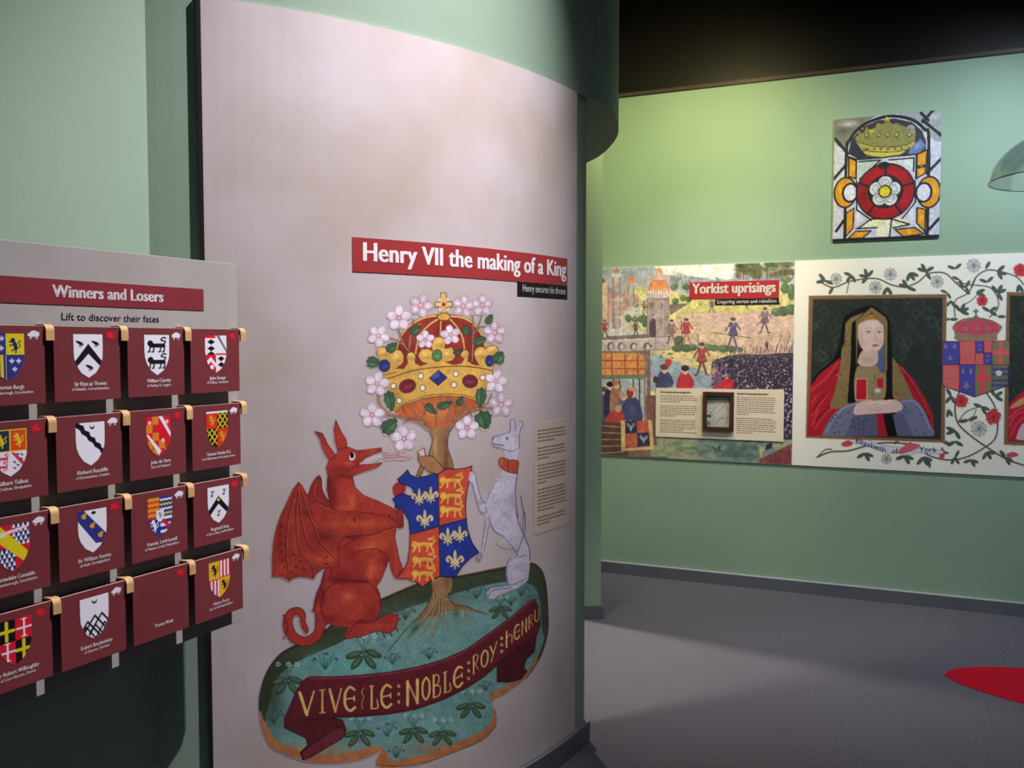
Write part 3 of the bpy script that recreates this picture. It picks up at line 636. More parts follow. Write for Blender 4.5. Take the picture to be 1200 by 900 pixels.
    c.org(400, 490, 9); blossom(660, 215, 130)
    c.org(300, 480, 3.2143); blossom(436, 20, 46)
    # --- dragon
    D = (150, 46, 38); DK = (88, 20, 26)
    W2 = '235,248 215,270 202,300 200,330 232,352 290,382 300,385 284,355 262,328 248,296 246,262'
    c.fill(W2, (120, 34, 32), line=DK, lw=1); c.line('225,275 222,320 260,350', 1.6, (160, 60, 46), .6)
    TAIL = '262,600 244,655 228,690 218,735 224,790 218,835 185,856 152,842 138,812 138,785 152,772 165,782 170,812 186,840 197,830 186,800 184,765 162,745 130,750 106,778 102,820 118,858 150,884 200,888 240,862 262,815 300,760 300,640'
    BODY = ('275,190 252,152 240,110 222,82 250,90 270,132 300,172 310,168 296,110 294,70 300,40 318,80 338,112 342,140 365,148 382,155 470,144 474,154 440,168 408,183 385,208 430,208 474,200 456,216 400,234 362,250 372,292 402,322 460,345 512,370 532,384 '
            '552,378 555,440 540,446 528,440 522,480 538,560 552,600 546,636 520,630 508,600 500,562 490,592 470,640 452,664 464,690 472,742 452,792 426,808 500,770 530,772 536,786 524,826 495,842 455,832 400,852 345,862 334,852 352,820 300,816 262,800 244,760 240,690 258,640 262,600 '
            '290,560 300,400 280,340 266,300 272,262 264,216')
    c.fill(TAIL, D, line=DK, lw=1.2)
    c.fill(BODY, D, smooth=False, line=DK, lw=1.4); DM = c.fill(BODY, D, smooth=False, full=True)
    for x, y, rx, ry, col, a in ((330, 350, 30, 60, (188, 74, 44), .5), (400, 330, 30, 30, (186, 70, 42), .5), (290, 320, 18, 80, (100, 22, 28), .75), (320, 225, 50, 24, (112, 26, 32), .6), (440, 160, 40, 10, (176, 62, 44), .5), (450, 500, 70, 40, (184, 78, 42), .6), (480, 420, 60, 24, (176, 66, 40), .55),
                                 (330, 620, 60, 40, (110, 26, 30), .6), (440, 600, 30, 50, (186, 78, 44), .6), (350, 540, 70, 40, (120, 30, 32), .5), (360, 730, 70, 60, (168, 56, 44), .55), (340, 720, 26, 30, (180, 76, 48), .5), (440, 760, 24, 50, (118, 30, 32), .6), (280, 790, 40, 22, (112, 26, 32), .6), (440, 810, 70, 12, (172, 62, 50), .5), (530, 580, 10, 60, (172, 60, 44), .5), (385, 205, 20, 14, (110, 24, 30), .4)):
        c.ell(x, y, rx, ry, col, a, soft=True, clip=DM)
    for x, y, rx, ry, a in ((275, 300, 10, 70, .8), (400, 395, 90, 10, .7), (310, 640, 50, 18, .7), (400, 645, 70, 10, .6), (250, 700, 12, 60, .7), (490, 570, 16, 40, .5), (330, 250, 40, 10, .6), (470, 700, 10, 50, .6), (400, 800, 50, 10, .6), (540, 500, 10, 50, .5), (350, 480, 60, 12, .6)): c.ell(x, y, rx, ry, (82, 16, 24), a, soft=True, clip=DM)
    for x, y, rx, ry in ((360, 350, 16, 40), (420, 520, 40, 14), (470, 455, 40, 10), (350, 700, 30, 20), (430, 620, 14, 40), (350, 200, 20, 10), (440, 152, 30, 4)): c.ell(x, y, rx, ry, (214, 106, 62), .45, soft=True, clip=DM)
    for p in ('300,380 400,392 500,405 548,430', '262,800 244,740 262,680 310,650 380,648 430,655 462,700 470,742', '330,470 400,470 310,530 308,582', '360,545 400,530 450,525 490,545', '345,850 370,810 402,790', '320,252 350,258 365,250', '312,145 300,170 280,190', '345,140 320,148', '285,600 275,640', '385,208 345,230'):
        c.line(p, 1.3, DK, .75)
    c.line('385,206 420,206 474,200', 1.1, (80, 20, 26), .8); c.fill('388,206 410,190 440,177 468,172 470,186 440,196 410,204', (188, 168, 176), .9); c.line('400,200 440,188 468,182', .8, (150, 130, 140))
    for i in range(9): c.line([(385 + 9 * i, 155 - i), (390 + 9 * i, 166 - i)], .8, DK, .6)
    for i in range(14): t = i / 13; c.ell(270 + 26 * t * t - 3 * sin(pi * t), 262 + 125 * t, 5, 5.5, (104, 24, 28))
    for i in range(12): t = i / 11; c.ell(256 - 40 * t, 625 + 130 * t, 6, 7, (116, 28, 32))
    for i in range(9): t = i / 8; c.ell(104 + 14 * sin(3 * t), 775 + 80 * t, 4, 5, (110, 26, 32))
    c.ell(362, 176, 12, 17, (226, 214, 214), rot=15); c.ell(361, 172, 8, 11, (14, 10, 16)); c.ell(362, 176, 12, 17, DK, ring=.6, rot=15)
    c.fill('222,82 250,90 240,96', (70, 50, 52), smooth=False); c.fill('300,40 308,56 297,60', (80, 56, 54), smooth=False)
    for i, (x, y) in enumerate(((452, 832), (478, 842), (505, 838), (528, 822), (536, 790), (530, 772))): c.line([(x, y), (x + 6, y + (14 if i < 4 else 0))], 1.3, (50, 30, 44))
    W1 = '160,273 138,300 118,345 95,392 78,440 66,490 61,550 61,628 78,628 100,630 125,645 142,634 162,628 190,630 216,637 228,615 250,600 312,585 306,520 330,475 430,472 520,440 545,438 500,405 420,390 300,380 255,362 215,342 185,310 172,285'
    c.fill(W1, (132, 38, 34), smooth=False, line=DK, lw=1.3); WM = c.fill(W1, (142, 44, 36), smooth=False, full=True)
    for x, y, rx, ry, col, a in ((400, 430, 120, 24, (186, 76, 42), .7), (300, 425, 60, 30, (170, 62, 40), .6), (250, 560, 60, 26, (196, 84, 44), .6), (110, 600, 40, 26, (186, 72, 42), .6), (90, 480, 16, 90, (112, 28, 30), .6), (250, 480, 50, 30, (104, 26, 28), .7), (150, 460, 14, 120, (170, 70, 54), .4), (190, 380, 30, 40, (110, 30, 28), .6)): c.ell(x, y, rx, ry, col, a, soft=True, clip=WM)
    for p in ('160,275 190,370 215,430 260,465 330,478', '158,290 150,400 160,520 210,590 216,632', '150,300 120,420 112,540 125,640', '155,285 170,420 200,510 260,560', '200,330 250,370 300,385', '215,430 240,500 300,560'):
        c.line(p, 2.0, (92, 20, 26), .65); c.line(np.array(S_(p)) + (4, 0), 1.0, (190, 92, 70), .5)
    for x, y in ((95, 440), (90, 470), (92, 505), (95, 535), (100, 565), (105, 595), (140, 545), (150, 590), (130, 610), (165, 570), (180, 600), (265, 555), (265, 580), (110, 510), (370, 415), (500, 400)): c.ell(x, y, 4, 4, (70, 14, 24))
    for p in ('480,160 560,156', '482,170 530,166 575,168', '478,180 540,174 590,176', '484,190 530,186', '540,190 580,184', '500,164 520,162'): c.line(p, .8, (190, 110, 106), .8)
    # --- arms shield and its strap
    c.org(455, 520, 5)
    c.fill('162,190 188,120 215,130 190,190', (134, 92, 42), smooth=False, line=INK, lw=.8); c.fill('172,45 210,22 218,68 262,72 330,150 345,160 290,178 230,160 190,125 175,95', (140, 98, 66), smooth=False, line=INK, lw=.9); c.fill('175,46 209,26 215,66 190,72', (178, 160, 150), smooth=False)
    c.fill('28,250 55,225 80,220 100,245 95,280 60,300 40,310 30,285', (142, 40, 40), line=DK, lw=.8)
    SH = '52,208 85,180 112,152 128,182 170,198 215,190 270,176 290,178 340,145 400,148 450,142 490,130 478,200 462,262 452,350 455,430 464,500 490,580 530,636 480,670 430,720 395,778 350,782 300,776 250,800 200,840 170,815 110,790 45,788 85,745 112,690 124,600 126,520 118,450 90,400 60,380 38,378 40,350 24,322 60,300 88,290 120,305 145,300 146,270 125,248 100,242 70,230'
    c.fill(SH, (30, 46, 126), smooth=False); SM = c.fill(SH, (30, 46, 126), smooth=False, full=True)
    RD = (182, 64, 46)
    c.fill('290,100 560,100 560,430 455,437 297,478', RD, smooth=False, clip=SM); c.fill('20,560 128,530 295,488 302,790 250,900 0,900', RD, smooth=False, clip=SM)
    c.line('290,176 297,480 302,778', 1.2, INK); c.line('126,532 297,484 458,438', 1.2, INK); c.line(SH, 1.2, (26, 20, 36), closed=True, smooth=False)
    def fleur(x, y, s, col=(192, 172, 120)):
        c.ell(x, y - s * .35, s * .15, s * .62, col); c.ell(x, y + s * .62, s * .09, s * .32, col)
        for q in (-1, 1):
            c.line([(x + q * s * .1, y + s * .28), (x + q * s * .34, y - s * .05), (x + q * s * .6, y - s * .32), (x + q * s * .78, y - s * .05), (x + q * s * .68, y + s * .12)], s * .24 / 5, col); c.line([(x, y + s * .3), (x + q * s * .38, y + s * .62)], s * .16 / 5, col)
        c.line([(x - s * .42, y + s * .28), (x + s * .42, y + s * .28)], s * .15 / 5, col)
        c.line([(x, y - s * .8), (x, y + .9 * s)], .4, (120, 100, 70), .6)
    for x, y, s in ((180, 312, 52), (248, 300, 52), (213, 440, 56), (348, 545, 56), (418, 530, 52), (390, 680, 60)): fleur(x, y, s)
    def lion(x, y, s, col=(206, 158, 62)):
        c.ell(x - s * .9, y, s * .3, s * .34, col); c.line([(x - .8 * s, y + .1 * s), (x - .2 * s, y - .05 * s), (x + .6 * s, y)], s * .34 / 5, col)
        for a, b_ in ((-.7, -1.1), (-.45, -.5), (.3, .2), (.6, .85)): c.line([(x + a * s, y + .1 * s), (x + b_ * s, y + .65 * s)], s * .15 / 5, col)
        c.line([(x + .6 * s, y), (x + 1.0 * s, y - .4 * s), (x + .3 * s, y - .5 * s), (x + .9 * s, y - .7 * s)], s * .12 / 5, col); c.line([(x - .2 * s, y), (x + .4 * s, y + .02 * s)], .6, (150, 60, 40), .6)
    for x, y in ((375, 215), (378, 305), (375, 385)): lion(x, y, 62)
    for x, y in ((212, 590), (214, 680), (212, 760)): lion(x, y, 62)
    c.fill('42,388 80,380 85,470 70,488 55,470', (136, 38, 38), smooth=False, line=DK, lw=.7); c.fill('40,790 70,735 90,738 75,770 50,790', (128, 36, 36), smooth=False)
    # --- hound
    H = (168, 162, 178); HL = (88, 76, 118)
    c.org(540, 485, 7.2)
    BODYH = ('268,195 300,188 375,165 415,140 418,60 440,45 452,70 460,130 475,120 480,80 500,55 520,75 520,110 495,130 492,200 492,290 478,340 474,395 478,500 462,560 462,700 480,830 520,900 560,980 600,1060 610,1120 632,1250 640,1330 648,1420 640,1500 610,1550 520,1560 440,1640 '
             '300,1560 285,1500 330,1450 430,1440 415,1400 410,1300 425,1230 470,1180 440,1120 380,1000 270,890 245,930 235,1010 215,1080 200,1160 180,1210 160,1180 172,1120 185,1020 190,900 205,830 165,830 130,720 95,600 60,560 80,485 112,490 150,640 185,740 250,640 310,530 350,470 372,370 370,300 340,290 275,268 264,230')
    # lower part traced from the crop below (540,600 at 7.5)
    c.fill('268,195 300,188 375,165 415,140 418,60 440,42 454,70 458,132 480,140 480,80 500,55 522,75 520,110 495,135 492,290 478,340 476,500 462,620 464,760 480,860 500,910 400,900 215,900 220,860 170,832 135,740 100,600 62,560 78,490 108,485 128,520 155,640 180,745 200,740 240,660 300,540 345,480 372,380 368,305 340,290 275,270 264,230', H, smooth=False)
    c.line('268,195 300,188 375,165 415,140 418,60 440,42 454,70 458,132', .9, HL); c.line('268,195 264,235 280,270 340,288 400,310 445,312 475,290', .9, HL); c.line('492,290 494,180 505,120 520,100 516,70 498,58', 1, HL); c.line('478,500 460,620 464,760 482,870', 1.3, HL)
    c.line('275,250 330,262 358,264', 1, (60, 50, 80)); c.ell(390, 207, 16, 9, (60, 52, 80), rot=60); c.ell(272, 205, 8, 12, (90, 80, 110))
    c.line('78,488 112,490 150,640 185,745 215,730 250,650 300,560', .9, HL); c.line('62,560 100,600 135,740 168,830 212,825', .9, HL); c.line('200,740 210,790 215,840', .7, HL); c.line('505,690 520,780 540,880', 1.4, HL)
    c.ell(440, 700, 20, 60, (120, 112, 140), .6, soft=True); c.ell(350, 620, 60, 80, (186, 182, 196), .6, soft=True); c.ell(420, 230, 40, 40, (184, 180, 194), .5, soft=True)
    c.fill('335,368 365,370 400,385 482,395 480,470 470,502 400,490 345,460 320,425 320,390', (156, 62, 46), line=(90, 34, 34), lw=.8); c.ell(378, 415, 22, 24, (100, 70, 44)); c.ell(378, 415, 12, 13, (170, 60, 44)); c.ell(345, 400, 12, 20, (178, 90, 60), .8); c.line('400,400 398,485', .8, (90, 34, 34))
    c.org(540, 600, 7.5)
    c.fill('215,0 240,60 235,130 225,200 205,300 190,365 182,400 160,430 132,405 150,375 175,350 190,260 215,140 218,60', H, smooth=False)
    c.fill('235,0 262,100 310,170 370,215 430,280 490,350 482,385 440,400 405,450 395,540 410,620 430,645 350,650 260,665 230,700 240,760 270,765 330,735 440,690 520,660 590,600 605,500 612,400 600,320 570,240 545,170 500,60 485,0', H, smooth=False)
    c.line('248,40 258,95 300,165 370,215 430,280 485,345', 1, HL); c.line('485,0 505,90 545,185 575,250 600,320 608,420', 1.2, HL); c.line('562,0 565,90 558,180 520,290 490,370 520,395 560,375', 1, HL); c.line('545,0 545,120 540,180', .8, HL)
    c.line('440,400 405,450 396,540 410,625', 1.1, HL); c.line('480,395 425,450 410,560 430,650', .8, (140, 120, 160)); c.line('235,700 265,662 340,652 430,640', 1, HL); c.line('240,740 275,690 350,675 440,662', 1, HL); c.line('440,640 500,620 580,580', .9, HL)
    c.line('218,60 200,200 178,330', .8, HL); c.line('245,120 222,240 200,340', .8, HL); c.fill('130,405 150,372 182,360 180,400 162,432', (130, 124, 150), line=HL, lw=.7)
    c.ell(510, 520, 60, 80, (186, 178, 196), .5, soft=True); c.ell(410, 250, 60, 40, (180, 172, 190), .5, soft=True)
    # --- scroll
    c.org(290, 680, 3.243); SC = (88, 26, 34)
    c.fill('948,320 1010,250 1100,190 1090,270 1060,300 1050,330 1062,345 1040,375 990,388 948,385', (68, 20, 30), smooth=False, line=(40, 14, 20), lw=.8)
    c.fill('140,560 200,525 300,518 360,530 375,570 360,600 300,635 240,672 210,682 200,655 228,625 222,600 180,580', (76, 24, 30), smooth=False, line=(34, 14, 18), lw=1); c.fill('205,655 330,560 368,560 372,585 345,610 215,684', (100, 34, 44), smooth=False, line=(34, 14, 18), lw=.9)
    BAN = '140,560 138,530 180,430 205,385 232,366 330,366 430,360 540,348 640,330 740,302 830,262 920,200 1000,140 1060,90 1088,70 1105,100 1112,170 1100,205 1040,250 960,310 900,365 830,410 740,455 640,490 540,508 430,518 300,522 200,530'
    c.fill(BAN, SC, smooth=False, line=(34, 14, 20), lw=1.1); SB = c.fill(BAN, SC, smooth=False, full=True)
    c.line('232,372 330,372 430,366 540,354 640,336 740,308 830,268 920,206 1000,146 1084,76', 1.0, (150, 88, 104), .6); c.line('140,552 200,522 300,514 430,510 540,500 640,482 740,447 830,402 900,358 960,303 1040,243 1100,198', 1.0, (58, 16, 24), .8)
    c.line('150,540 185,445 210,395', 3, (70, 20, 28), .5); c.ell(1090, 110, 20, 60, (70, 20, 28), .6, soft=True, clip=SB)
    CL = [(215, 467), (300, 458), (390, 450), (480, 445), (530, 440), (572, 432), (627, 425), (680, 410), (717, 400), (760, 385), (800, 368), (838, 345), (867, 315), (900, 297), (935, 272), (965, 245), (995, 215), (1025, 195), (1052, 175), (1076, 155), (1100, 132)]
    GL = {'V': (['0,0 .5,1', ], ['1,0 .5,1']), 'I': (['.5,0 .5,1'], ['.1,0 .9,0', '.1,1 .9,1']), 'E': (['.85,.12 .5,0 .15,.2 .06,.5 .15,.8 .5,1 .9,.88'], ['.1,.5 .85,.48', '.85,.4 .85,.6']), 'L': (['.2,0 .2,.95'], ['.1,.97 .85,.95 .75,.6', '0,0 .4,0']),
          'N': (['.12,0 .12,1', '.86,0 .86,1'], ['.12,0 .86,1']), 'O': (['.5,0 .15,.2 .08,.5 .15,.8 .5,1 .85,.8 .92,.5 .85,.2 .5,0'], []), 'B': (['.15,0 .15,1'], ['.15,0 .6,.03 .75,.22 .6,.42 .15,.48', '.15,.48 .75,.54 .92,.75 .75,.97 .15,1']),
          'R': (['.15,0 .15,1'], ['.15,0 .65,.04 .8,.25 .6,.45 .15,.5', '.4,.5 .9,1']), 'Y': (['.08,0 .4,.5'], ['.92,0 .5,.55 .2,1']), 'H': (['.15,0 .15,1'], ['.15,.42 .6,.36 .86,.55 .86,1']), 'U': (['.12,0 .12,.8 .5,1'], ['.5,1 .88,.8 .88,0']), ':': ([], []), '~': ([], ['.8,0 .3,.2 .7,.45 .3,.75 .5,1'])}
    for ch, x0, x1, h in (('V', 198, 252, 86), ('I', 270, 298, 86), ('V', 312, 356, 86), ('E', 366, 412, 90), ('~', 428, 446, 80), ('L', 464, 500, 88), ('E', 506, 550, 86), (':', 572, 576, 60), ('N', 602, 652, 88), ('O', 662, 694, 84), ('B', 702, 736, 84), ('L', 744, 776, 80), ('E', 782, 820, 76), (':', 838, 842, 60),
                         ('R', 855, 880, 68), ('O', 886, 915, 62), ('Y', 920, 950, 60), (':', 964, 967, 50), ('H', 980, 1008, 60), ('E', 1012, 1036, 54), ('N', 1041, 1062, 52), ('R', 1067, 1086, 48), ('U', 1090, 1108, 44)):
        xs = [q[0] for q in CL]; ys = [q[1] for q in CL]; xm = (x0 + x1) / 2; sl = (np.interp(xm + 20, xs, ys) - np.interp(xm - 20, xs, ys)) / 40; ym = np.interp(xm, xs, ys)
        if xm < 240: ym, sl = 467, -.1
        def mp(t): 
            p = S_(t); X = x0 + p[:, 0] * (x1 - x0); return np.c_[X, ym + (X - xm) * sl + (p[:, 1] - .5) * h]
        gold = (200, 168, 96); wt = max(1.0, (x1 - x0) / 3.243 * .17)
        if ch == ':':
            for d in (-.5, 0, .5): c.ell(xm, ym + d * h, 5.5, 6, gold); c.ell(xm, ym + d * h, 2.2, 2.5, SC)
        for t in GL[ch][0]: c.line(mp(t), wt * 1.25, gold)
        for t in GL[ch][1]: c.line(mp(t), wt * .65, gold)
    c.grain(.16, 1.6, 3); c.grain(.14, 7, 5)
    # colours above were read in dim light: lift them to the paint's own
    rgb = c.im[..., :3]; g = rgb.mean(-1, keepdims=True); rgb = g + (rgb - g) * .95; c.im[..., :3] = np.clip(.03 + rgb * np.array([1.19, 1.20, 1.18]), 0, 1)
    return c
cv = paint_emblem()
ta, tb = cyl_px(297, 700)[0], cyl_px(650, 700)[0]
za, zb = cyl_px(460, 907)[1], cyl_px(520, 337)[1]
th = np.linspace(ta, tb, 560); zz = np.linspace(zb, za, 820)
TH, ZZ = np.meshgrid(th, zz); R_ = RR + .0005
GP = np.stack([CC[0] + R_ * np.sin(TH), CC[1] - R_ * np.cos(TH), ZZ], -1)
X, Y = project(GP); rgba = cv.sample(X, Y); rgba[(X < 297) | (X > 651) | (Y < 337) | (Y > 907)] = 0
keep(tag(grid_mesh('emblem_print', GP, rgba, MURAL_PRINT, None), 'painted emblem of red dragon, crowned tree, arms and white hound on a green mound'), mu)
# ------------------------------------------------------------------ print on the landscape panel
def flat_print(name, fr, n, s0, s1, z0, z1, step, canvas, m, root, label=None):
    ss = np.linspace(s0, s1, int((s1 - s0) / step) + 2); zz = np.linspace(z1, z0, int((z1 - z0) / step) + 2)
    SS, ZZ = np.meshgrid(ss, zz); q = fr.p + fr.n * n
    GP = np.stack([q[0] + fr.d[0] * SS, q[1] + fr.d[1] * SS, ZZ], -1)
    if isinstance(canvas, tuple):                       # canvas in its own frame
        cv, u, v = canvas; X = cv.x0 + (SS - u[0]) / (u[1] - u[0]) * (cv.x1 - cv.x0); Y = cv.y0 + (v[1] - ZZ) / (v[1] - v[0]) * (cv.y1 - cv.y0); c_ = cv
    else: X, Y = project(GP); c_ = canvas
    o = grid_mesh(name, GP, c_.sample(X, Y), m, None); 
    if label: tag(o, label)
    return keep(o, root)
def man(c, x, y, h, coat, leg=(92, 80, 92), skin=(214, 170, 150), hat=(90, 80, 90), lean=0, arm=None):
    """a small painted soldier: x, y = feet"""
    for q in (-1, 1): c.line([(x + lean * h * .3, y - h * .48), (x + q * h * .07, y - h * .25), (x + q * h * .15, y)], h * .07 / c.o[2], leg); c.line([(x + q * h * .15, y), (x + q * h * .22, y + .01 * h)], h * .06 / c.o[2], leg)
    X = x + lean * h * .4; coat = [q_ * .9 + 8 for q_ in coat]; dk = [q_ * .5 for q_ in coat]
    c.fill([(X - h * .12, y - h * .82), (X + h * .12, y - h * .82), (X + h * .10, y - h * .62), (X + h * .15, y - h * .40), (X - h * .15, y - h * .40), (X - h * .10, y - h * .62)], dk)
    c.fill([(X - h * .10, y - h * .8), (X + h * .10, y - h * .8), (X + h * .08, y - h * .62), (X + h * .13, y - h * .42), (X - h * .13, y - h * .42), (X - h * .08, y - h * .62)], coat)
    c.line([(X - .12 * h, y - .76 * h), (X - .24 * h, y - .56 * h)], h * .055 / c.o[2], coat); c.line([(X + .12 * h, y - .76 * h), (X + .24 * h, y - .58 * h)], h * .055 / c.o[2], coat)
    c.ell(X + .03 * h, y - h * .77, h * .07, h * .1, [min(255, q + 34) for q in coat], .7, soft=True); c.ell(X, y - h * .89, h * .075, h * .085, skin); c.ell(X, y - h * .94, h * .09, h * .06, hat)
    if arm: c.line([(x + arm[0] * h, y + arm[1] * h), (x + arm[2] * h, y + arm[3] * h)], .8, (86, 70, 78))
def paint_landscape():
    c = Canvas(694, 300, 940, 555, 3, (226, 206, 176)); rnd = random.Random(5)
    c.org(690, 290, 3.46)
    F = lambda p, col, **k: c.fill(p, col, smooth=k.pop('smooth', False), **k)
    F('0,60 865,40 865,180 0,200', (236, 230, 232))
    F('0,80 240,70 300,110 420,120 560,130 860,100 860,260 0,260', (168, 172, 190), smooth=True)
    for i in range(70):
        x, y = rnd.uniform(40, 830), rnd.uniform(95, 175); col = rnd.choice([(134, 142, 166), (150, 158, 178), (120, 130, 150), (190, 190, 200), (150, 160, 150)])
        c.ell(x, y, rnd.uniform(14, 34), rnd.uniform(8, 16), col, .6, soft=True)
    for i in range(30): x = rnd.uniform(330, 560); y = rnd.uniform(120, 180); F([(x - 6, y), (x, y - 22), (x + 6, y)], (116, 126, 146), a=.8)
    c.fill('320,75 860,45 860,98 700,100 560,118 440,120 350,96', (240, 236, 236), a=.9)
    # fields
    F('150,190 330,180 420,190 560,180 860,170 860,560 150,560', (208, 198, 128), smooth=True)
    F('380,250 560,232 760,238 860,262 860,450 620,430 500,420 330,420 330,330', (212, 178, 158)); F('330,260 440,240 560,232 780,236 640,262 480,262', (206, 198, 118), smooth=True)
    F('180,200 260,195 300,215 260,260 300,300 220,330 170,300', (216, 212, 160)); F('60,270 200,230 240,300 130,330 250,345 240,380 50,370', (206, 200, 206))
    F('250,420 500,400 640,420 560,450 500,520 470,540 330,480', (222, 198, 140)); F('250,440 330,455 500,520 520,580 250,580', (150, 168, 190), smooth=True)
    for x, y, rx, ry, col, a in ((520, 360, 90, 30, (224, 196, 150), .7), (640, 300, 100, 24, (196, 160, 164), .6), (700, 400, 80, 24, (222, 180, 150), .7), (500, 300, 60, 30, (200, 160, 170), .5), (760, 340, 60, 40, (220, 186, 160), .6), (400, 460, 60, 20, (230, 206, 150), .7)): c.ell(x, y, rx, ry, col, a, soft=True)
    # woods at the right and bushes
    for x0, x1, y0, y1 in ((600, 700, 62, 120), (712, 830, 55, 118)):
        for i in range(60): c.ell(rnd.uniform(x0, x1), rnd.uniform(y0, y1), 15, 10, rnd.choice([(74, 96, 62), (96, 112, 70), (60, 78, 56), (112, 104, 72)]), .75, soft=True)
        for i in range(14): x = rnd.uniform(x0, x1); c.line([(x, y1 + 8), (x + rnd.uniform(-6, 6), y1 - 30)], .8, (110, 66, 56), .7)
    for x, y, rx, ry in ((795, 165, 18, 22), (822, 180, 16, 34), (760, 262, 22, 18), (790, 258, 26, 20), (820, 252, 26, 22), (800, 130, 22, 14), (345, 160, 16, 14), (395, 160, 18, 12), (350, 218, 14, 14), (382, 205, 13, 13), (405, 210, 12, 12), (366, 380, 22, 22), (360, 408, 24, 16), (395, 408, 26, 16), (420, 405, 20, 14), (485, 405, 20, 14), (510, 408, 18, 14), (545, 410, 24, 16), (580, 412, 20, 14), (284, 402, 14, 14), (160, 288, 14, 16), (185, 290, 12, 12), (225, 292, 22, 18), (205, 290, 12, 10), (228, 310, 12, 14), (610, 415, 16, 9)):
        col = rnd.choice([(84, 108, 74), (98, 120, 82), (76, 98, 74)]); c.ell(x, y, rx, ry, col); c.ell(x - rx * .3, y - ry * .35, rx * .6, ry * .5, [q + 34 for q in col], .6, soft=True)
    F('322,232 408,226 330,275', (110, 84, 104), a=.8)
    # walls and towers of the town
    ST = (186, 166, 172); SD = (140, 120, 132)
    F('48,140 78,140 78,360 48,360', (214, 178, 160)); F('48,105 66,140 44,148', (110, 80, 96)); F('50,280 200,190 210,215 60,330', (200, 164, 158)); F('78,180 200,200 200,225 80,270', (196, 150, 136))
    for i in range(16): F([(85 + i * 7, 190 + 3 * (i % 3)), (88 + i * 7, 165 + 10 * (i % 4)), (91 + i * 7, 190 + 3 * (i % 3))], (186, 120, 100), a=.8)
    F('155,148 182,148 182,240 155,240', ST); F('155,148 164,148 164,240 155,240', SD, a=.6); c.ell(170, 132, 14, 14, (228, 128, 80))
    F('95,112 130,112 126,330 100,330', ST); F('95,112 104,112 108,330 100,330', SD, a=.6); F('92,108 134,108 130,122 96,122', (206, 196, 200)); F('100,100 126,100 114,76', (196, 120, 104)); F('90,200 140,205 138,222 92,218', (206, 190, 196))
    F('235,120 330,120 320,412 270,412 270,362 238,362', ST); F('235,210 262,210 262,362 238,362', (168, 148, 158)); F('304,200 326,200 322,400 304,400', SD, a=.5)
    F('238,175 326,175 322,205 243,205', (206, 190, 196)); c.line('243,204 284,210 322,204', 1, (150, 84, 84)); F('246,178 250,150 264,132 304,132 318,150 322,178', (226, 134, 84), smooth=True); F('268,98 300,98 302,132 266,132', (214, 176, 168)); F('268,98 300,98 284,80', (220, 150, 120))
    for i in range(7): F([(247 + i * 11, 182), (250 + i * 11, 160), (254 + i * 11, 182)], (236, 214, 210), a=.9)
    for x, y in ((252, 235), (296, 235), (292, 295), (260, 230)): F([(x - 4, y + 12), (x - 4, y - 8), (x + 4, y - 8), (x + 4, y + 12)], (120, 104, 120), a=.7)
    F('245,300 262,285 272,295 272,362 246,362', (96, 70, 86)); F('50,362 250,350 250,372 50,378', (140, 112, 122))
    F('48,375 330,362 330,412 48,425', (194, 176, 180)); F('48,375 330,362 330,368 48,381', (222, 208, 210))
    for x in (88, 130, 180, 236): c.ell(x, 402, 14, 18, (112, 96, 110)); c.ell(x + 3, 404, 8, 13, (196, 206, 214)); c.ell(x + 3, 414, 8, 6, (190, 160, 150))
    man(c, 190, 358, 60, (110, 90, 84)); man(c, 224, 262, 44, (196, 96, 72)); man(c, 64, 360, 68, (190, 70, 66)); man(c, 335, 385, 94, (152, 118, 118), (140, 100, 108))
    man(c, 395, 390, 105, (204, 66, 74), (176, 120, 120), arm=(-.2, -.9, -.16, 0)); man(c, 498, 262, 56, (100, 98, 140), (80, 76, 108), lean=.05); man(c, 640, 250, 34, (96, 90, 140), (96, 80, 112))
    man(c, 582, 405, 122, (88, 84, 138), (110, 96, 140), lean=.06, arm=(-.7, -.5, .6, -.32)); man(c, 712, 345, 104, (136, 108, 124), (104, 84, 104), lean=.05, arm=(-.3, -.3, .3, -.75)); man(c, 722, 420, 44, (86, 62, 96))
    man(c, 458, 516, 132, (190, 62, 74), (110, 76, 76), arm=(-.12, -1.25, -.1, -.6))
    # the army: a dark mass of helmets and pikes
    A = '500,458 560,440 620,432 700,435 760,430 830,428 830,600 790,600 790,575 500,575 495,500'
    F(A, (62, 52, 74)); AM = F('500,458 560,440 620,432 700,435 760,430 830,428 832,870 790,870 790,575 500,575 495,500', (62, 52, 74), full=True)
    for i in range(1500):
        x, y = rnd.uniform(500, 832), 435 + 345 * rnd.random() ** 1.5; q = 1.2 + (y - 430) / 80
        if x < 790 and y > 576: continue
        c.ell(x, y, q, q * 1.2, rnd.choice([(132, 116, 150), (40, 30, 56), (214, 206, 214), (50, 40, 70), (170, 158, 180), (36, 28, 50)]), .85, clip=AM)
        if i % 6 == 0: c.ell(x, y - 1, q * .7, q * .5, (236, 230, 226), .9, clip=AM)
    for i in range(80): x, y = rnd.uniform(495, 560), rnd.uniform(455, 572); c.ell(x, y, 5, 6, rnd.choice([(156, 130, 150), (120, 80, 120), (200, 160, 140), (110, 90, 150), (176, 90, 90)]), .8)
    for i in range(34): x = 560 + i * 8; h = rnd.uniform(12, 40) + i * .6; c.line([(x, 440), (x + rnd.uniform(0, 12), 438 - h)], .7, (84, 60, 80), .8)
    for x in (755, 790, 812): c.line([(x, 430), (x + 26, 355)], .9, (84, 58, 70), .8)
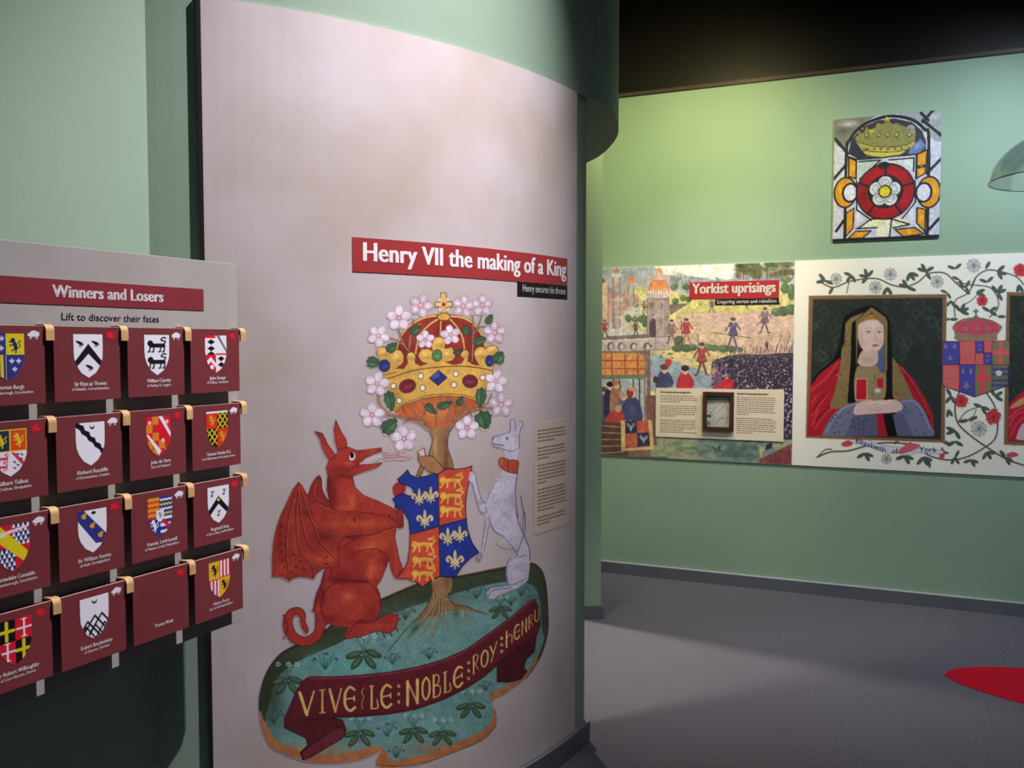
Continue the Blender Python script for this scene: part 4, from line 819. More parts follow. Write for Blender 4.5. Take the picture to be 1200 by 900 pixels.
    c.ell(565, 552, 24, 22, (204, 36, 56)); c.ell(535, 560, 24, 14, (190, 46, 60)); c.ell(515, 540, 12, 20, (110, 80, 130)); c.ell(505, 500, 10, 14, (190, 150, 130))
    F('700,790 832,760 835,885 700,885', (60, 50, 66))
    # small drawing over the washes: furrows, tufts, rubble, courses of stone, ripples
    for i in range(150):
        x, y = rnd.uniform(260, 830), rnd.uniform(235, 455); L_ = rnd.uniform(6, 26); c.line([(x, y), (x + L_ * .5, y - rnd.uniform(-2, 4)), (x + L_, y + rnd.uniform(-3, 3))], .5, rnd.choice([(150, 120, 96), (236, 216, 160), (160, 130, 130), (128, 132, 84), (190, 150, 140)]), .55)
    for i in range(60):
        x, y = rnd.choice([(rnd.uniform(250, 500), rnd.uniform(395, 450)), (rnd.uniform(180, 260), rnd.uniform(215, 300)), (rnd.uniform(330, 820), rnd.uniform(185, 235))]); c.ell(x, y, rnd.uniform(3, 8), rnd.uniform(2, 5), rnd.choice([(104, 122, 78), (130, 140, 88), (90, 104, 72), (150, 150, 96)]), .75)
    for x, y0, y1 in ((236, 206, 360), (322, 206, 405), (270, 362, 410), (78, 145, 350), (126, 120, 325), (97, 120, 325), (182, 150, 235)): c.line([(x, y0), (x, y1)], .7, (104, 84, 98), .8)
    for i in range(60): x, y = rnd.uniform(240, 316), rnd.uniform(212, 400); c.line([(x, y), (x + rnd.uniform(5, 12), y)], .4, (146, 124, 136), .6)
    for i in range(40): x, y = rnd.uniform(50, 320), rnd.uniform(380, 414); c.line([(x, y), (x + rnd.uniform(5, 12), y)], .4, (150, 130, 140), .6)
    c.line('48,374 330,361', .8, (110, 90, 104)); c.line('48,426 330,413', .8, (120, 98, 104)); c.line('266,132 250,150 246,176', .6, (150, 80, 60)); c.line('304,132 318,150 322,176', .6, (150, 80, 60))
    for i in range(50): x, y = rnd.uniform(245, 500), rnd.uniform(455, 572); c.line([(x, y), (x + 10, y - 2), (x + 20, y)], .5, rnd.choice([(190, 204, 216), (120, 140, 168)]), .7)
    for i in range(40): x, y = rnd.uniform(80, 240), rnd.uniform(180, 330); c.line([(x, y), (x + rnd.uniform(-5, 8), y + rnd.uniform(2, 9))], .5, rnd.choice([(120, 90, 96), (230, 214, 206), (160, 90, 74)]), .7)
    # quay people
    for x, y, col, hat in ((306, 540, (70, 74, 116), (110, 60, 66)), (390, 545, (200, 50, 60), (60, 42, 62))):
        c.fill([(x - 34, y + 28), (x - 22, y - 30), (x, y - 42), (x + 22, y - 28), (x + 38, y + 10), (x + 20, y + 28)], col); c.ell(x, y - 44, 12, 14, (222, 176, 150)); c.ell(x, y - 56, 17, 12, hat)
    c.ell(322, 466, 13, 16, (206, 60, 58)); c.ell(270, 535, 10, 14, (90, 50, 60))
    # water and bank at the bottom
    F('250,770 830,780 830,885 240,870', (150, 158, 124)); F('440,778 700,785 760,830 760,870 480,860', (116, 140, 136), smooth=True); F('0,420 250,420 250,860 0,860', (140, 100, 96))
    for i in range(50): c.ell(rnd.uniform(280, 700), rnd.uniform(785, 870), 26, 8, rnd.choice([(96, 120, 92), (172, 168, 116), (110, 140, 140), (84, 100, 72)]), .5, soft=True)
    for i in range(25): c.ell(rnd.uniform(560, 680), rnd.uniform(790, 860), 20, 14, rnd.choice([(70, 100, 96), (60, 84, 80), (90, 120, 110)]), .5, soft=True)
    for q in (0, 1): c.line([(500 + 30 * q, 805), (515 + 14 * q, 822), (528 + 4 * q, 806)], 1.1, (60, 56, 50))
    F('690,860 832,790 832,885 690,880', (140, 66, 72))
    for i in range(8): c.line([(700 + i * 18, 856 - i * 8), (706 + i * 18, 882)], .8, (96, 40, 50), .8)
    F('720,800 745,790 740,815 715,822', (60, 44, 44)); F('690,800 712,812 702,850 694,855', (190, 176, 110))
    # barge
    F('48,535 235,530 236,700 48,710', (168, 178, 190)); F('230,600 275,600 275,800 240,810', (128, 84, 84))
    for i in range(12): c.line([(238, 640 + i * 12), (272, 620 + i * 14)], 1, (150, 104, 96), .7)
    F('40,420 210,424 226,436 234,460 236,520 228,536 40,526', (110, 128, 108), smooth=False); F('40,426 206,430 220,440 226,462 226,515 40,516', (226, 140, 78))
    for i in range(4):
        for j in range(3): c.ell(70 + 45 * i, 442 + 32 * j, 16, 11, (236, 168, 96), .8, soft=True); c.ell(66 + 45 * i, 440 + 32 * j, 5, 5, (190, 84, 60), .6)
    for y in (458, 490): c.line([(40, y), (226, y + 2)], 1.2, (176, 60, 56))
    for x in (92, 146, 196): c.line([(x, 428), (x + 2, 514)], 1.2, (140, 62, 50))
    for x in (100, 124, 180, 205): c.line([(x, 536), (x, 650)], 1.6, (70, 50, 66))
    c.line('226,530 228,700', 2, (150, 110, 96))
    for x, y, col, hair in ((64, 600, (84, 80, 104), (110, 70, 60)), (88, 580, (52, 48, 80), (40, 26, 36)), (120, 590, (150, 130, 96), (96, 110, 80)), (112, 575, (170, 120, 90), (190, 110, 80)), (140, 620, (110, 110, 130), (190, 150, 130))):
        c.fill([(x - 22, y + 110), (x - 24, y + 10), (x, y - 8), (x + 22, y + 10), (x + 22, y + 110)], col); c.ell(x, y - 14, 11, 14, (220, 176, 150)); c.ell(x - 3, y - 26, 14, 11, hair)
    c.fill('130,690 136,640 150,616 176,606 200,618 212,650 214,700', (66, 70, 118)); c.ell(176, 594, 12, 15, (226, 186, 160)); c.ell(166, 590, 14, 20, (150, 54, 50)); c.ell(176, 574, 15, 9, (222, 150, 120)); c.ell(176, 655, 14, 26, (92, 96, 146), .7, soft=True)
    c.fill('70,705 84,672 112,660 140,672 138,708', (196, 64, 60)); c.ell(120, 652, 14, 14, (214, 170, 150))
    F('40,705 150,712 160,850 40,845', (96, 66, 56)); 
    for i in range(5): c.line([(40, 722 + i * 28), (140, 728 + i * 25)], 1.2, (196, 160, 130), .8)
    F('130,700 148,705 148,815 250,808 240,700 256,700 264,818 132,826', (222, 186, 110)); F('148,703 194,702 196,752 148,756', (52, 48, 82)); F('194,702 240,700 244,750 196,752', (204, 86, 62)); F('148,756 196,752 198,808 148,812', (200, 92, 66)); F('196,752 244,750 248,802 198,808', (54, 50, 84))
    for x, y in ((170, 725), (222, 775)):
        for d in (-1, 1): c.ell(x + d * 9, y - 4, 6, 12, (150, 154, 180), .8, rot=d * 30)
        c.ell(x, y + 8, 4, 12, (160, 164, 186))
    F('40,845 330,850 250,870 40,868', (80, 58, 62))
    c.grain(.20, .8, 8); c.grain(.20, 3, 19); c.grain(.14, 8, 9)
    return c
cv = paint_landscape(); g_ = cv.im[..., :3].mean(-1, keepdims=True); cv.im[..., :3] = np.clip(g_ + (cv.im[..., :3] - g_) * .86 + .015, 0, 1)
sA = -.0212
LAND_M = print_mat('landscape_print', CREAM)
flat_print('landscape_print', BW, .0123, sA, S_MID - .0022, .798, 2.047, .0031, cv, LAND_M, PY, 'printed painting of walled town, soldiers and barge')

# ------------------------------------------------------------------ print on the portrait panel
def paint_portraits():
    c = Canvas(926, 288, 1306, 572, 3); rnd = random.Random(9)
    GL = (70, 84, 76); GL2 = (104, 116, 104); ST = (112, 84, 76)
    def leaf(x, y, L, rot, W=.42):
        t = radians(rot); c.ell(x + L * .5 * cos(t), y + L * .5 * sin(t), L * .52, L * W * .5, GL, rot=rot); c.ell(x + L * .45 * cos(t) + 1, y + L * .45 * sin(t) - 1, L * .34, L * W * .2, GL2, .7, rot=rot, soft=True)
    def sprig(x, y, L, rots):
        for r in rots: leaf(x, y, L, r)
    def rose(x, y, s, col, dk):
        for i in range(5): t = 1.256 * i - 1.57; c.line([(x, y), (x + s * 1.15 * cos(t + .6), y + s * 1.15 * sin(t + .6))], .9, GL)
        for i in range(5): t = 1.256 * i - 1.57; c.ell(x + s * .5 * cos(t), y + s * .5 * sin(t), s * .58, s * .5, col, rot=math.degrees(t)); c.ell(x + s * .5 * cos(t), y + s * .5 * sin(t), s * .58, s * .5, dk, .5, rot=math.degrees(t), ring=.5)
        for i in range(5): t = 1.256 * i - .9; c.ell(x + s * .28 * cos(t), y + s * .28 * sin(t), s * .22, s * .2, dk, .5, ring=.6)
        c.ell(x, y, s * .18, s * .18, dk, .8)
    WR = ((196, 194, 194), (96, 94, 104)); RDR = ((206, 62, 72), (150, 30, 44))
    # stems: crop (920,290) at 3.214
    c.org(920, 290, 3.2143)
    for p, wd in (('130,128 180,150 240,128 300,118 350,118 400,140 450,148 500,130 540,98 600,96 640,130 690,175', 1.3), ('240,130 232,170', .7), ('640,130 700,140 770,150 800,190 800,230 770,262', 1), ('700,150 720,110 760,85 810,90 870,110 899,140', 1.2), ('720,110 690,170 640,200 640,260', 1), ('740,160 700,200 670,215', .7),
                  ('655,545 640,600 650,660 700,710 780,765 840,800 899,820', 1.6), ('760,550 790,600 800,660 790,720 740,760 680,790 620,800 560,790 520,770 470,735', 1.5), ('650,660 680,620 730,600', .9), ('720,610 700,660', .6), ('120,790 170,770 240,765 330,740 400,735 470,740', 1.6)):
        c.line(p, wd + .5, (70, 52, 46)); c.line(p, wd, ST)
    for x, y, L, r in ((150, 125, 34, (170, 230, 20)), (180, 150, 30, (120,)), (250, 105, 30, (200, 60, 130)), (310, 110, 32, (190, 250, 310, 130)), (385, 150, 34, (60, 120)), (460, 150, 34, (20, 200, 240)), (470, 95, 34, (60, 20, 110)), (530, 90, 34, (200, 240, 330, 60)), (640, 80, 30, (200, 320)), (655, 120, 28, (200, 60)), (680, 150, 30, (200, 300, 60)), (610, 170, 26, (200, 60)),
                       (625, 200, 28, (60, 130)), (660, 240, 34, (300, 340, 20, 230)), (620, 270, 30, (0, 180)), (720, 170, 34, (340, 20)), (755, 80, 32, (300,)), (760, 130, 30, (200, 320)), (800, 90, 34, (320, 20, 60)), (800, 170, 34, (230, 300, 340, 60)), (770, 240, 32, (330, 30, 210)), (880, 140, 34, (60, 100)), (800, 260, 30, (0,)),
                       (625, 560, 34, (60, 130, 240)), (615, 610, 30, (60, 100)), (640, 690, 36, (160, 200, 60)), (640, 730, 34, (150, 30)), (690, 650, 36, (170, 340)), (740, 600, 32, (200, 60, 20)), (790, 560, 34, (240, 330, 30)), (760, 640, 32, (60,)), (700, 800, 30, (160, 20, 60)), (760, 770, 32, (60, 10, 120)), (830, 790, 34, (230, 30, 60)), (850, 740, 30, (300, 0)), (620, 740, 34, (200,)), (520, 790, 36, (60, 130, 20)), (450, 785, 36, (160, 20, 60)), (300, 775, 34, (150, 60, 20)), (540, 800, 30, (80,)), (640, 790, 30, (60, 120, 300)), (410, 740, 26, (320,)), (590, 770, 26, (10,))): sprig(x, y, L, r)
    for x, y, s, k in ((192, 118, 20, WR), (396, 100, 22, WR), (340, 150, 22, WR), (572, 128, 22, WR), (710, 68, 24, WR), (885, 85, 24, RDR), (742, 200, 20, RDR), (664, 578, 24, RDR), (784, 637, 28, RDR), (730, 682, 28, WR), (382, 796, 18, WR)): rose(x, y, s, *k)
    c.fill('212,738 240,726 256,740 240,750 220,750', (206, 70, 80)); c.fill('580,790 590,752 602,770 600,790 590,796', (200, 70, 80)); c.fill('832,780 860,770 880,782 850,792', (200, 80, 90)); c.line('120,790 150,762 175,760', 1.6, (110, 80, 70))
    # ribbon
    c.fill('235,716 300,722 370,745 430,752 480,768 500,756 580,762 596,770 580,778 500,772 470,782 430,776 370,770 300,745 250,732', (214, 214, 230), line=(130, 130, 170), lw=.6); c.fill('420,776 460,740 510,745 470,770', (206, 96, 106))
    # frames and dark grounds
    def frame(p, q, g):
        c.fill(p, (128, 96, 70), smooth=False); c.line(p, 1, (84, 60, 46), closed=True, smooth=False); c.line(p, .7, (190, 160, 126), closed=True, smooth=False)
        c.fill(q, g, smooth=False); c.line(q, .8, (60, 44, 36), closed=True, smooth=False)
        return c.fill(q, g, smooth=False, full=True)
    G = frame('90,182 608,176 600,734 78,716', '106,196 592,190 585,722 92,704', (42, 48, 46))
    for i in range(150):
        x, y, q = rnd.uniform(95, 590), rnd.uniform(190, 720), rnd.uniform(.6, 1.5); f_ = rnd.choice((-1, 1)); c.line([(x, y), (x + 16 * q * f_, y - 14 * q), (x + 30 * q * f_, y + 2 * q), (x + 18 * q * f_, y + 18 * q), (x + 6 * q * f_, y + 8 * q)], 2.2, rnd.choice([(58, 68, 62), (66, 78, 70), (34, 40, 38)]), .55, clip=G)
    G2 = frame('835,168 1240,172 1240,760 824,742', '848,182 1226,186 1226,746 840,728', (42, 50, 44))
    for i in range(90):
        x, y, q = rnd.uniform(850, 1220), rnd.uniform(190, 560), rnd.uniform(.6, 1.5); f_ = rnd.choice((-1, 1)); c.line([(x, y), (x + 16 * q * f_, y - 14 * q), (x + 30 * q * f_, y + 2 * q), (x + 18 * q * f_, y + 18 * q)], 2.2, rnd.choice([(62, 74, 60), (70, 80, 66), (34, 40, 36)]), .55, clip=G2)
    # a plain generic sitter: hooded lady in a red robe
    c.org(940, 340, 5.294); R1 = (170, 28, 42); TAN = (134, 112, 74)
    CLP = c.fill('52,60 866,50 862,905 30,905', (0, 0, 0), a=0, smooth=False, full=True)
    K = dict(clip=CLP)
    c.fill('280,150 420,95 500,140 545,200 560,420 600,520 400,560 200,540 60,600 90,520 190,430 235,300 250,200', (16, 14, 16), **K)
    c.fill('30,905 50,600 110,520 230,425 330,470 520,470 590,450 680,540 760,660 815,780 815,905', R1, smooth=False, **K)
    for p in ('60,620 150,540 220,450', '60,700 130,600 215,520', '60,780 160,640 230,590', '80,860 150,760 240,700', '620,480 700,600 780,760', '60,840 100,740'): c.line(p, 2.2, (214, 74, 84), .55, **K)
    for p in ('90,640 170,560 215,500', '70,740 150,640 220,600', '640,520 720,650 790,800', '90,800 200,690'): c.line(p, 3, (110, 12, 28), .5, **K)
    c.fill('255,340 330,340 320,480 290,690 280,720 175,730 200,640 235,480', TAN, **K); c.fill('550,420 600,480 690,690 590,690 545,600', TAN, **K)
    c.fill('310,210 345,190 340,420 330,700 280,700 300,450', (12, 10, 12), smooth=False, **K); c.fill('525,200 545,210 560,420 560,640 600,905 510,905 500,640 530,480', (14, 12, 14), smooth=False, **K)
    c.fill('340,480 480,470 520,520 500,690 340,700', (150, 130, 96), **K); c.fill('335,550 400,548 402,680 330,680', (190, 24, 48), smooth=False, line=(206, 190, 160), lw=.8, **K); c.fill('465,548 505,548 500,610 465,600', (190, 24, 48), smooth=False, **K)
    c.fill('455,240 520,250 520,490 470,480', (86, 98, 140), **K)
    c.fill('380,370 460,370 465,455 400,475 345,450', (208, 178, 168), **K)                                     # neck
    c.fill('350,200 400,160 460,160 505,200 510,270 500,340 460,385 410,390 370,360 345,290', (222, 192, 186), **K)  # face
    c.fill('345,215 360,185 400,160 440,150 490,168 512,215 470,185 400,188', (168, 122, 70), **K)
    c.ell(360, 300, 18, 70, (176, 140, 134), .45, soft=True, clip=CLP); c.ell(440, 380, 50, 14, (180, 142, 134), .4, soft=True); c.ell(430, 215, 40, 24, (236, 214, 208), .6, soft=True); c.ell(400, 430, 50, 20, (170, 136, 128), .5, soft=True)
    c.ell(375, 330, 26, 26, (214, 140, 140), .45, soft=True); c.ell(485, 320, 16, 20, (210, 140, 140), .4, soft=True)
    for x in (410, 478): c.ell(x, 265, 14, 6, (240, 230, 226)); c.ell(x, 264, 6, 6, (70, 66, 80)); c.line([(x - 18, 258), (x, 253), (x + 16, 259)], .8, (110, 80, 70)); c.line([(x - 22, 240), (x, 232), (x + 18, 238)], .6, (170, 130, 110), .7)
    c.line('450,265 456,300 462,314 448,318', .7, (180, 130, 120), .8); c.fill('432,342 452,336 476,342 454,352', (184, 84, 88)); 
    c.fill('430,104 520,170 530,200 526,500 512,500 506,220 432,140 345,200 340,460 334,460 332,190', TAN, smooth=False, line=(60, 44, 30), lw=.5, **K); c.fill('268,205 300,170 385,135 350,175 310,200 300,340 258,360', TAN, smooth=False, line=(60, 44, 30), lw=.5, **K)
    for i in range(120): x, y = rnd.choice([(rnd.uniform(262, 298), rnd.uniform(220, 460)), (rnd.uniform(215, 285), rnd.uniform(480, 710)), (rnd.uniform(560, 640), rnd.uniform(480, 690)), (rnd.uniform(405, 500), rnd.uniform(500, 680))]); c.ell(x, y, 4, 4, rnd.choice([(96, 78, 50), (176, 152, 104), (80, 60, 40)]), .7)
    c.ell(468, 625, 27, 20, (150, 140, 130)); c.ell(468, 622, 18, 13, (206, 200, 196))
    # ermine-grey cuffs and folded hands
    CF = (112, 112, 144)
    c.fill('130,905 180,790 250,725 340,695 420,700 400,760 320,790 300,850 270,905', CF, smooth=True, **K); c.fill('270,905 320,780 460,765 470,905', (92, 92, 124), smooth=False, **K); c.fill('600,690 680,672 740,720 790,820 812,905 600,905 620,800 560,740', CF, **K); c.fill('560,770 620,760 690,905 590,905', (92, 92, 122), smooth=False, **K)
    c.line('340,700 260,730 200,790 150,880', 1.6, (168, 168, 190), .7, **K); c.line('620,690 690,690 750,760 790,860', 1.6, (160, 160, 184), .7, **K)
    for i in range(46): x, y = rnd.choice([(rnd.uniform(180, 330), rnd.uniform(740, 890)), (rnd.uniform(300, 450), rnd.uniform(790, 890)), (rnd.uniform(620, 780), rnd.uniform(720, 890))]); c.ell(x, y, 5, 6, (58, 56, 84), .8, clip=CLP)
    c.fill('470,770 500,770 530,905 490,905', (176, 24, 44), smooth=False, **K)
    SK = (216, 184, 180)
    c.fill('320,740 350,700 420,680 470,690 560,678 612,700 620,740 560,760 470,765 400,770 330,772', SK); c.fill('395,712 440,690 500,682 560,690 500,712 450,732', (226, 196, 190))
    for p in ('400,716 440,712 480,708', '408,734 450,728 490,722', '420,750 460,744 490,738'): c.line(p, .7, (176, 134, 132), .8)
    # the second sitter, mostly beyond the edge: red draped sleeve
    c.org(1080, 420, 6); 
    c.fill('608,360 660,280 720,230 860,160 1000,140 1200,240 1300,500 1300,590 608,580', (184, 30, 56), smooth=True, clip=G2); c.fill('620,350 700,280 760,280 700,330', (190, 150, 90), clip=G2)
    for p in ('612,420 680,360 760,330', '612,480 660,400 740,370', '625,550 660,470 720,410', '900,200 1000,320 1050,500', '820,200 900,360'): c.line(p, 2.4, (220, 80, 100), .6, clip=G2)
    c.fill('672,540 690,490 720,455 800,440 860,520 860,575 680,572', (212, 180, 186), clip=G2)
    c.fill('860,-160 930,-200 1000,-190 1040,-140 1040,-20 990,60 920,60 870,0', (218, 184, 172), clip=G2); c.fill('830,-120 860,-230 960,-270 1060,-220 1070,-100 1030,-150 900,-170 860,-100', (26, 20, 22), clip=G2)
    for x in (915, 985): c.ell(x, -90, 14, 6, (60, 50, 52)); c.line([(x - 18, -108), (x, -113), (x + 18, -108)], 1, (110, 80, 70))
    c.line('948,-85 954,-50 964,-38 950,-34', .8, (176, 130, 120)); c.line('928,-8 950,-12 974,-8', 1.3, (176, 84, 84))
    # crowned shield of arms
    c.org(1080, 290, 6.425)
    c.fill('160,705 660,700 665,880 662,905 160,905', (190, 84, 84), smooth=False)
    BL = (74, 72, 160); RS = (214, 96, 100); OL = (126, 122, 82)
    q1 = [('158,706 282,704 284,880 158,884', BL), ('285,704 404,702 404,880 288,882', RS), ('404,702 468,702 466,792 404,796', BL), ('468,702 532,702 530,792 468,792', RS), ('404,796 466,793 466,882 404,882', RS), ('466,793 530,792 530,882 466,882', BL), ('532,702 662,700 660,882 530,882', OL)]
    for p, col in q1: c.fill(p, col, smooth=False, line=(70, 40, 70), lw=.6)
    c.fill('578,702 612,702 610,882 576,882', RS, smooth=False); c.fill('532,772 660,770 660,808 532,810', RS, smooth=False)
    for x, y in ((180, 742), (246, 742), (214, 830)): c.ell(x, y, 7, 22, (130, 126, 150)); c.ell(x, y + 4, 22, 7, (130, 126, 150), .9)
    for x, y in ((330, 730), (336, 780), (334, 836), (436, 735), (436, 768), (496, 815), (494, 850), (436, 840)): c.ell(x, y, 26 if x < 400 else 12, 8, (170, 120, 90), .7)
    c.org(1080, 420, 6)
    for p, col in (('144,44 266,44 264,232 146,192', RS), ('266,44 376,44 372,270 264,232', BL), ('376,44 494,44 492,232 372,270', OL), ('494,44 612,42 608,190 492,232', (112, 112, 96))): c.fill(p, col, smooth=False, line=(60, 40, 70), lw=.6)
    c.fill('414,44 452,44 448,250 412,258', (220, 70, 84), smooth=False); c.fill('376,124 494,122 494,156 376,158', (220, 70, 84), smooth=False)
    for y in (70, 104, 148, 182): c.fill([(494, y), (612, y - 2), (610, y + 14), (494, y + 16)], (66, 74, 120), smooth=False)
    c.ell(543, 102, 22, 20, (214, 208, 206)); c.ell(313, 190, 9, 28, (140, 130, 130)); c.ell(313, 196, 28, 8, (140, 130, 130)); c.ell(290, 90, 8, 20, (140, 130, 130)); c.ell(345, 90, 8, 20, (140, 130, 130))
    for y in (80, 120, 160, 195): c.ell(205, y, 40, 9, (190, 130, 100), .5)
    c.line('144,44 146,192 372,270 608,190 612,42', 1.2, (44, 40, 90), smooth=False)
    c.org(1080, 290, 6.425)
    c.fill('235,600 250,575 300,555 410,530 520,545 580,575 605,605 570,660 545,700 270,700 255,650', (196, 70, 96)); c.fill('240,610 250,655 270,692 540,690 565,655 600,612 560,640 410,655 270,640', (142, 128, 92))
    for p in ('255,570 320,540 410,530 500,545 570,580', '330,600 350,555 410,530', '500,600 470,550 420,530'): c.line(p, 1.8, (120, 112, 84)); 
    for x, y in ((245, 605), (330, 612), (415, 605), (500, 610), (590, 600)): c.ell(x, y, 16, 16, (150, 136, 96)); c.ell(x, y, 7, 7, (170, 60, 80))
    for x in (300, 360, 420, 480, 540): c.ell(x, 668 - abs(x - 420) * .03, 8, 7, rnd.choice([(90, 96, 110), (180, 110, 90)]))
    c.fill('270,696 545,694 540,702 272,704', (206, 92, 130), smooth=False); c.fill('400,505 402,488 386,486 386,474 402,474 404,460 416,460 416,474 430,474 430,486 416,488 418,508', (96, 104, 92), smooth=False); c.ell(409, 520, 18, 12, (110, 112, 90))
    c.grain(.07, 1.4, 4)
    return c
cv = paint_portraits()
sB = BW.px(1303, 420, .0122)[0]
flat_print('portrait_print', BW, .0123, S_MID + .002, sB, .799, 2.050, .0031, cv, CREAM_PRINT, PP, 'printed border of roses, crowned arms and lady in red robe')
u0 = BW.px(1003, 515, N)[0]
def rib(s, x0, x1, y0, y1, em):
    a = BW.px(x0, y0, N); b_ = BW.px(x1, y1, N)
    keep(tag(lettering(s, lambda u, z: BW.at(u, N + .0006, z + (u - a[0]) / (b_[0] - a[0]) * (b_[1] - a[1])), a[0], b_[0], a[1], em, mat('blue_ink', (70, 74, 150), .6), None, .01), 'small blue lettering'), PP)
rib('Elizabeth', 1003, 1038, 518.5, 530, .042); rib('of', 1045, 1052, 531.5, 531, .042); rib('York', 1077, 1098, 529, 530, .042)

# ------------------------------------------------------------------ stained glass print
def paint_glass():
    c = Canvas(0, 0, 600, 730, 1, (40, 40, 46)); rnd = random.Random(3)     # crop (960,110) at 4.7375, taken square
    # the photograph's crop runs from (78,140)-(678,92) at the top to (78,825)-(665,795) at the foot: square it up
    def Q(t):
        p = S_(t) if isinstance(t, str) else np.array(t, float); u = (p[:, 0] - 80) / 592; top = 140 - 46 * u; bot = 822 - 26 * u
        return np.c_[u * 600, (p[:, 1] - top) / (bot - top) * 730]
    def F(t, col, sm=False, a=1): c.fill(Q(t), col, a, smooth=sm)
    def L(t, w, col=(30, 32, 40), a=1, sm=True): c.line(Q(t), w, col, a, smooth=sm)
    def E(x, y, rx, ry, col, a=1, **k): q = Q([(x, y)])[0]; c.ell(q[0], q[1], rx * 1.013, ry * 1.07, col, a, **k)
    WH = (206, 206, 222)
    F('78,90 680,90 680,830 78,830', (190, 190, 206)); F('78,130 350,100 300,130 200,200 150,300 80,260', (120, 120, 116), True); E(130, 200, 60, 26, (80, 76, 70), .7, soft=True); E(160, 165, 50, 20, (206, 206, 214), .8, soft=True); F('420,100 680,90 680,260 610,240 560,160', (150, 154, 156), True); E(620, 130, 40, 20, (200, 200, 206), .7, soft=True)
    for p in ('85,245 158,330', '80,470 150,390', '100,760 150,690', '570,150 672,235', '625,95 570,160', '675,360 600,440', '670,690 600,770', '560,110 600,150'): L(p, 17)
    L('150,800 150,330 170,250 230,180 330,135 420,125 520,150 580,200 605,260 608,780', 18)
    F('160,330 175,255 235,185 330,145 420,138 515,160 570,210 592,270 590,320 500,345 350,350 220,360', (52, 54, 62))
    # crown
    F('200,250 240,215 300,190 330,200 400,170 470,180 510,220 530,240 470,320 420,345 300,345 250,325', (126, 122, 84), True); F('250,325 300,305 400,300 480,310 440,340 340,348', (190, 176, 76), True); F('205,250 240,225 330,280 470,270 525,240 480,300 260,320', (158, 150, 80), True)
    E(400, 205, 50, 34, (120, 128, 110), .8); E(280, 215, 26, 16, (190, 186, 70), .8, rot=-30); E(505, 200, 24, 26, (170, 178, 180), .8)
    for i in range(60): E(rnd.uniform(220, 520), rnd.uniform(190, 310), 7, 5, rnd.choice([(90, 84, 50), (190, 180, 110), (70, 66, 50)]), .6)
    L('205,255 260,290 380,285 520,245', 4); L('235,320 330,300 470,295', 3); F('165,325 200,260 260,340 220,362', (40, 44, 60)); F('500,320 560,250 590,290 560,330 500,345', (96, 112, 160)); E(540, 290, 20, 26, (140, 158, 200), .7, soft=True)
    F('355,150 375,125 392,150', (190, 170, 60))
    # borders of amber and white quarries
    AM = (206, 138, 30)
    for t in ('165,350 208,370 208,470 165,455', '545,335 598,312 594,395 545,402', '542,412 594,404 592,440 545,468', '155,660 200,632 196,745 155,790', '550,630 596,640 594,762 550,715', '170,800 210,762 300,758 250,800', '430,750 540,740 590,775 480,790'):
        F(t, AM); q = S_(t).mean(0); E(q[0], q[1], 18, 24, (228, 176, 50), .7, soft=True); c.line(np.r_[Q(t), Q(t)[:1]], 8, (34, 32, 34), smooth=False)
    for x, q in ((148, 1), (612, -1)):
        E(x, 545, 68, 88, (32, 32, 38)); E(x, 545, 57, 78, AM); E(x - q * 30, 530, 14, 46, (228, 172, 52), .7, soft=True); E(x + q * 28, 546, 48, 56, (32, 32, 38)); E(x + q * 28, 546, 35, 44, WH)
    F('222,375 345,365 230,470 222,460', (176, 190, 184)); F('392,365 528,355 526,430 470,400 400,385', (200, 206, 206)); F('215,640 240,620 242,700 218,715', WH); F('505,615 535,615 535,700 505,700', WH); F('225,745 300,692 408,692 402,790 335,790 315,735', (220, 216, 196)); F('420,692 480,688 512,722 420,740', (216, 214, 190)); E(340, 715, 40, 12, (220, 206, 100), .6, soft=True); E(450, 705, 20, 10, (216, 200, 90), .6, soft=True)
    for t in ('222,375 345,365 230,470', '392,365 528,355 526,430', '225,745 300,692 408,692', '402,790 412,692 512,722 420,742', '210,480 214,640 300,700', '535,480 540,600 470,690', '160,345 212,362 350,352 545,335 598,312', '215,745 330,740', '540,335 540,470'): L(t, 9, sm=False)
    F('215,262 222,205 245,232 262,180 292,225 320,165 352,168 380,150 408,168 440,165 470,222 500,182 510,230 532,205 528,262 480,285 400,292 300,290 250,280', (134, 128, 74), True)
    for x in (262, 330, 380, 430, 500): E(x, 228, 13, 16, (84, 86, 60)); E(x, 226, 7, 9, (196, 190, 110), .8)
    F('228,270 300,290 400,294 480,286 528,262 520,290 470,316 400,322 300,320 245,300', (168, 158, 80), True); L('228,268 300,289 400,293 480,285 528,260', 4); L('246,302 300,318 400,322 480,312', 4)
    for x in range(270, 500, 38): E(x, 303, 7, 6, (92, 74, 50)); 
    # rose
    E(374, 540, 165, 156, (34, 32, 40)); E(374, 540, 156, 146, (150, 20, 30))
    for k in range(5):
        t = radians(72 * k - 54); E(374 + 110 * cos(t), 540 + 104 * sin(t), 46, 34, (176, 26, 34), .6, rot=72 * k - 54 + 90, soft=True)
        t2 = radians(72 * k - 90); c.line(Q([(374 + 88 * cos(t2), 540 + 84 * sin(t2)), (374 + 158 * cos(t2), 540 + 150 * sin(t2))]), 13, (34, 30, 36), smooth=False)
    E(255, 560, 36, 60, (96, 12, 22), .6, soft=True); E(374, 540, 100, 92, (32, 32, 40)); E(362, 395, 34, 20, (32, 32, 40)) 
    for k in range(5): t = radians(72 * k - 90); E(372 + 52 * cos(t), 540 + 50 * sin(t), 38, 34, (198, 198, 200), rot=72 * k); 
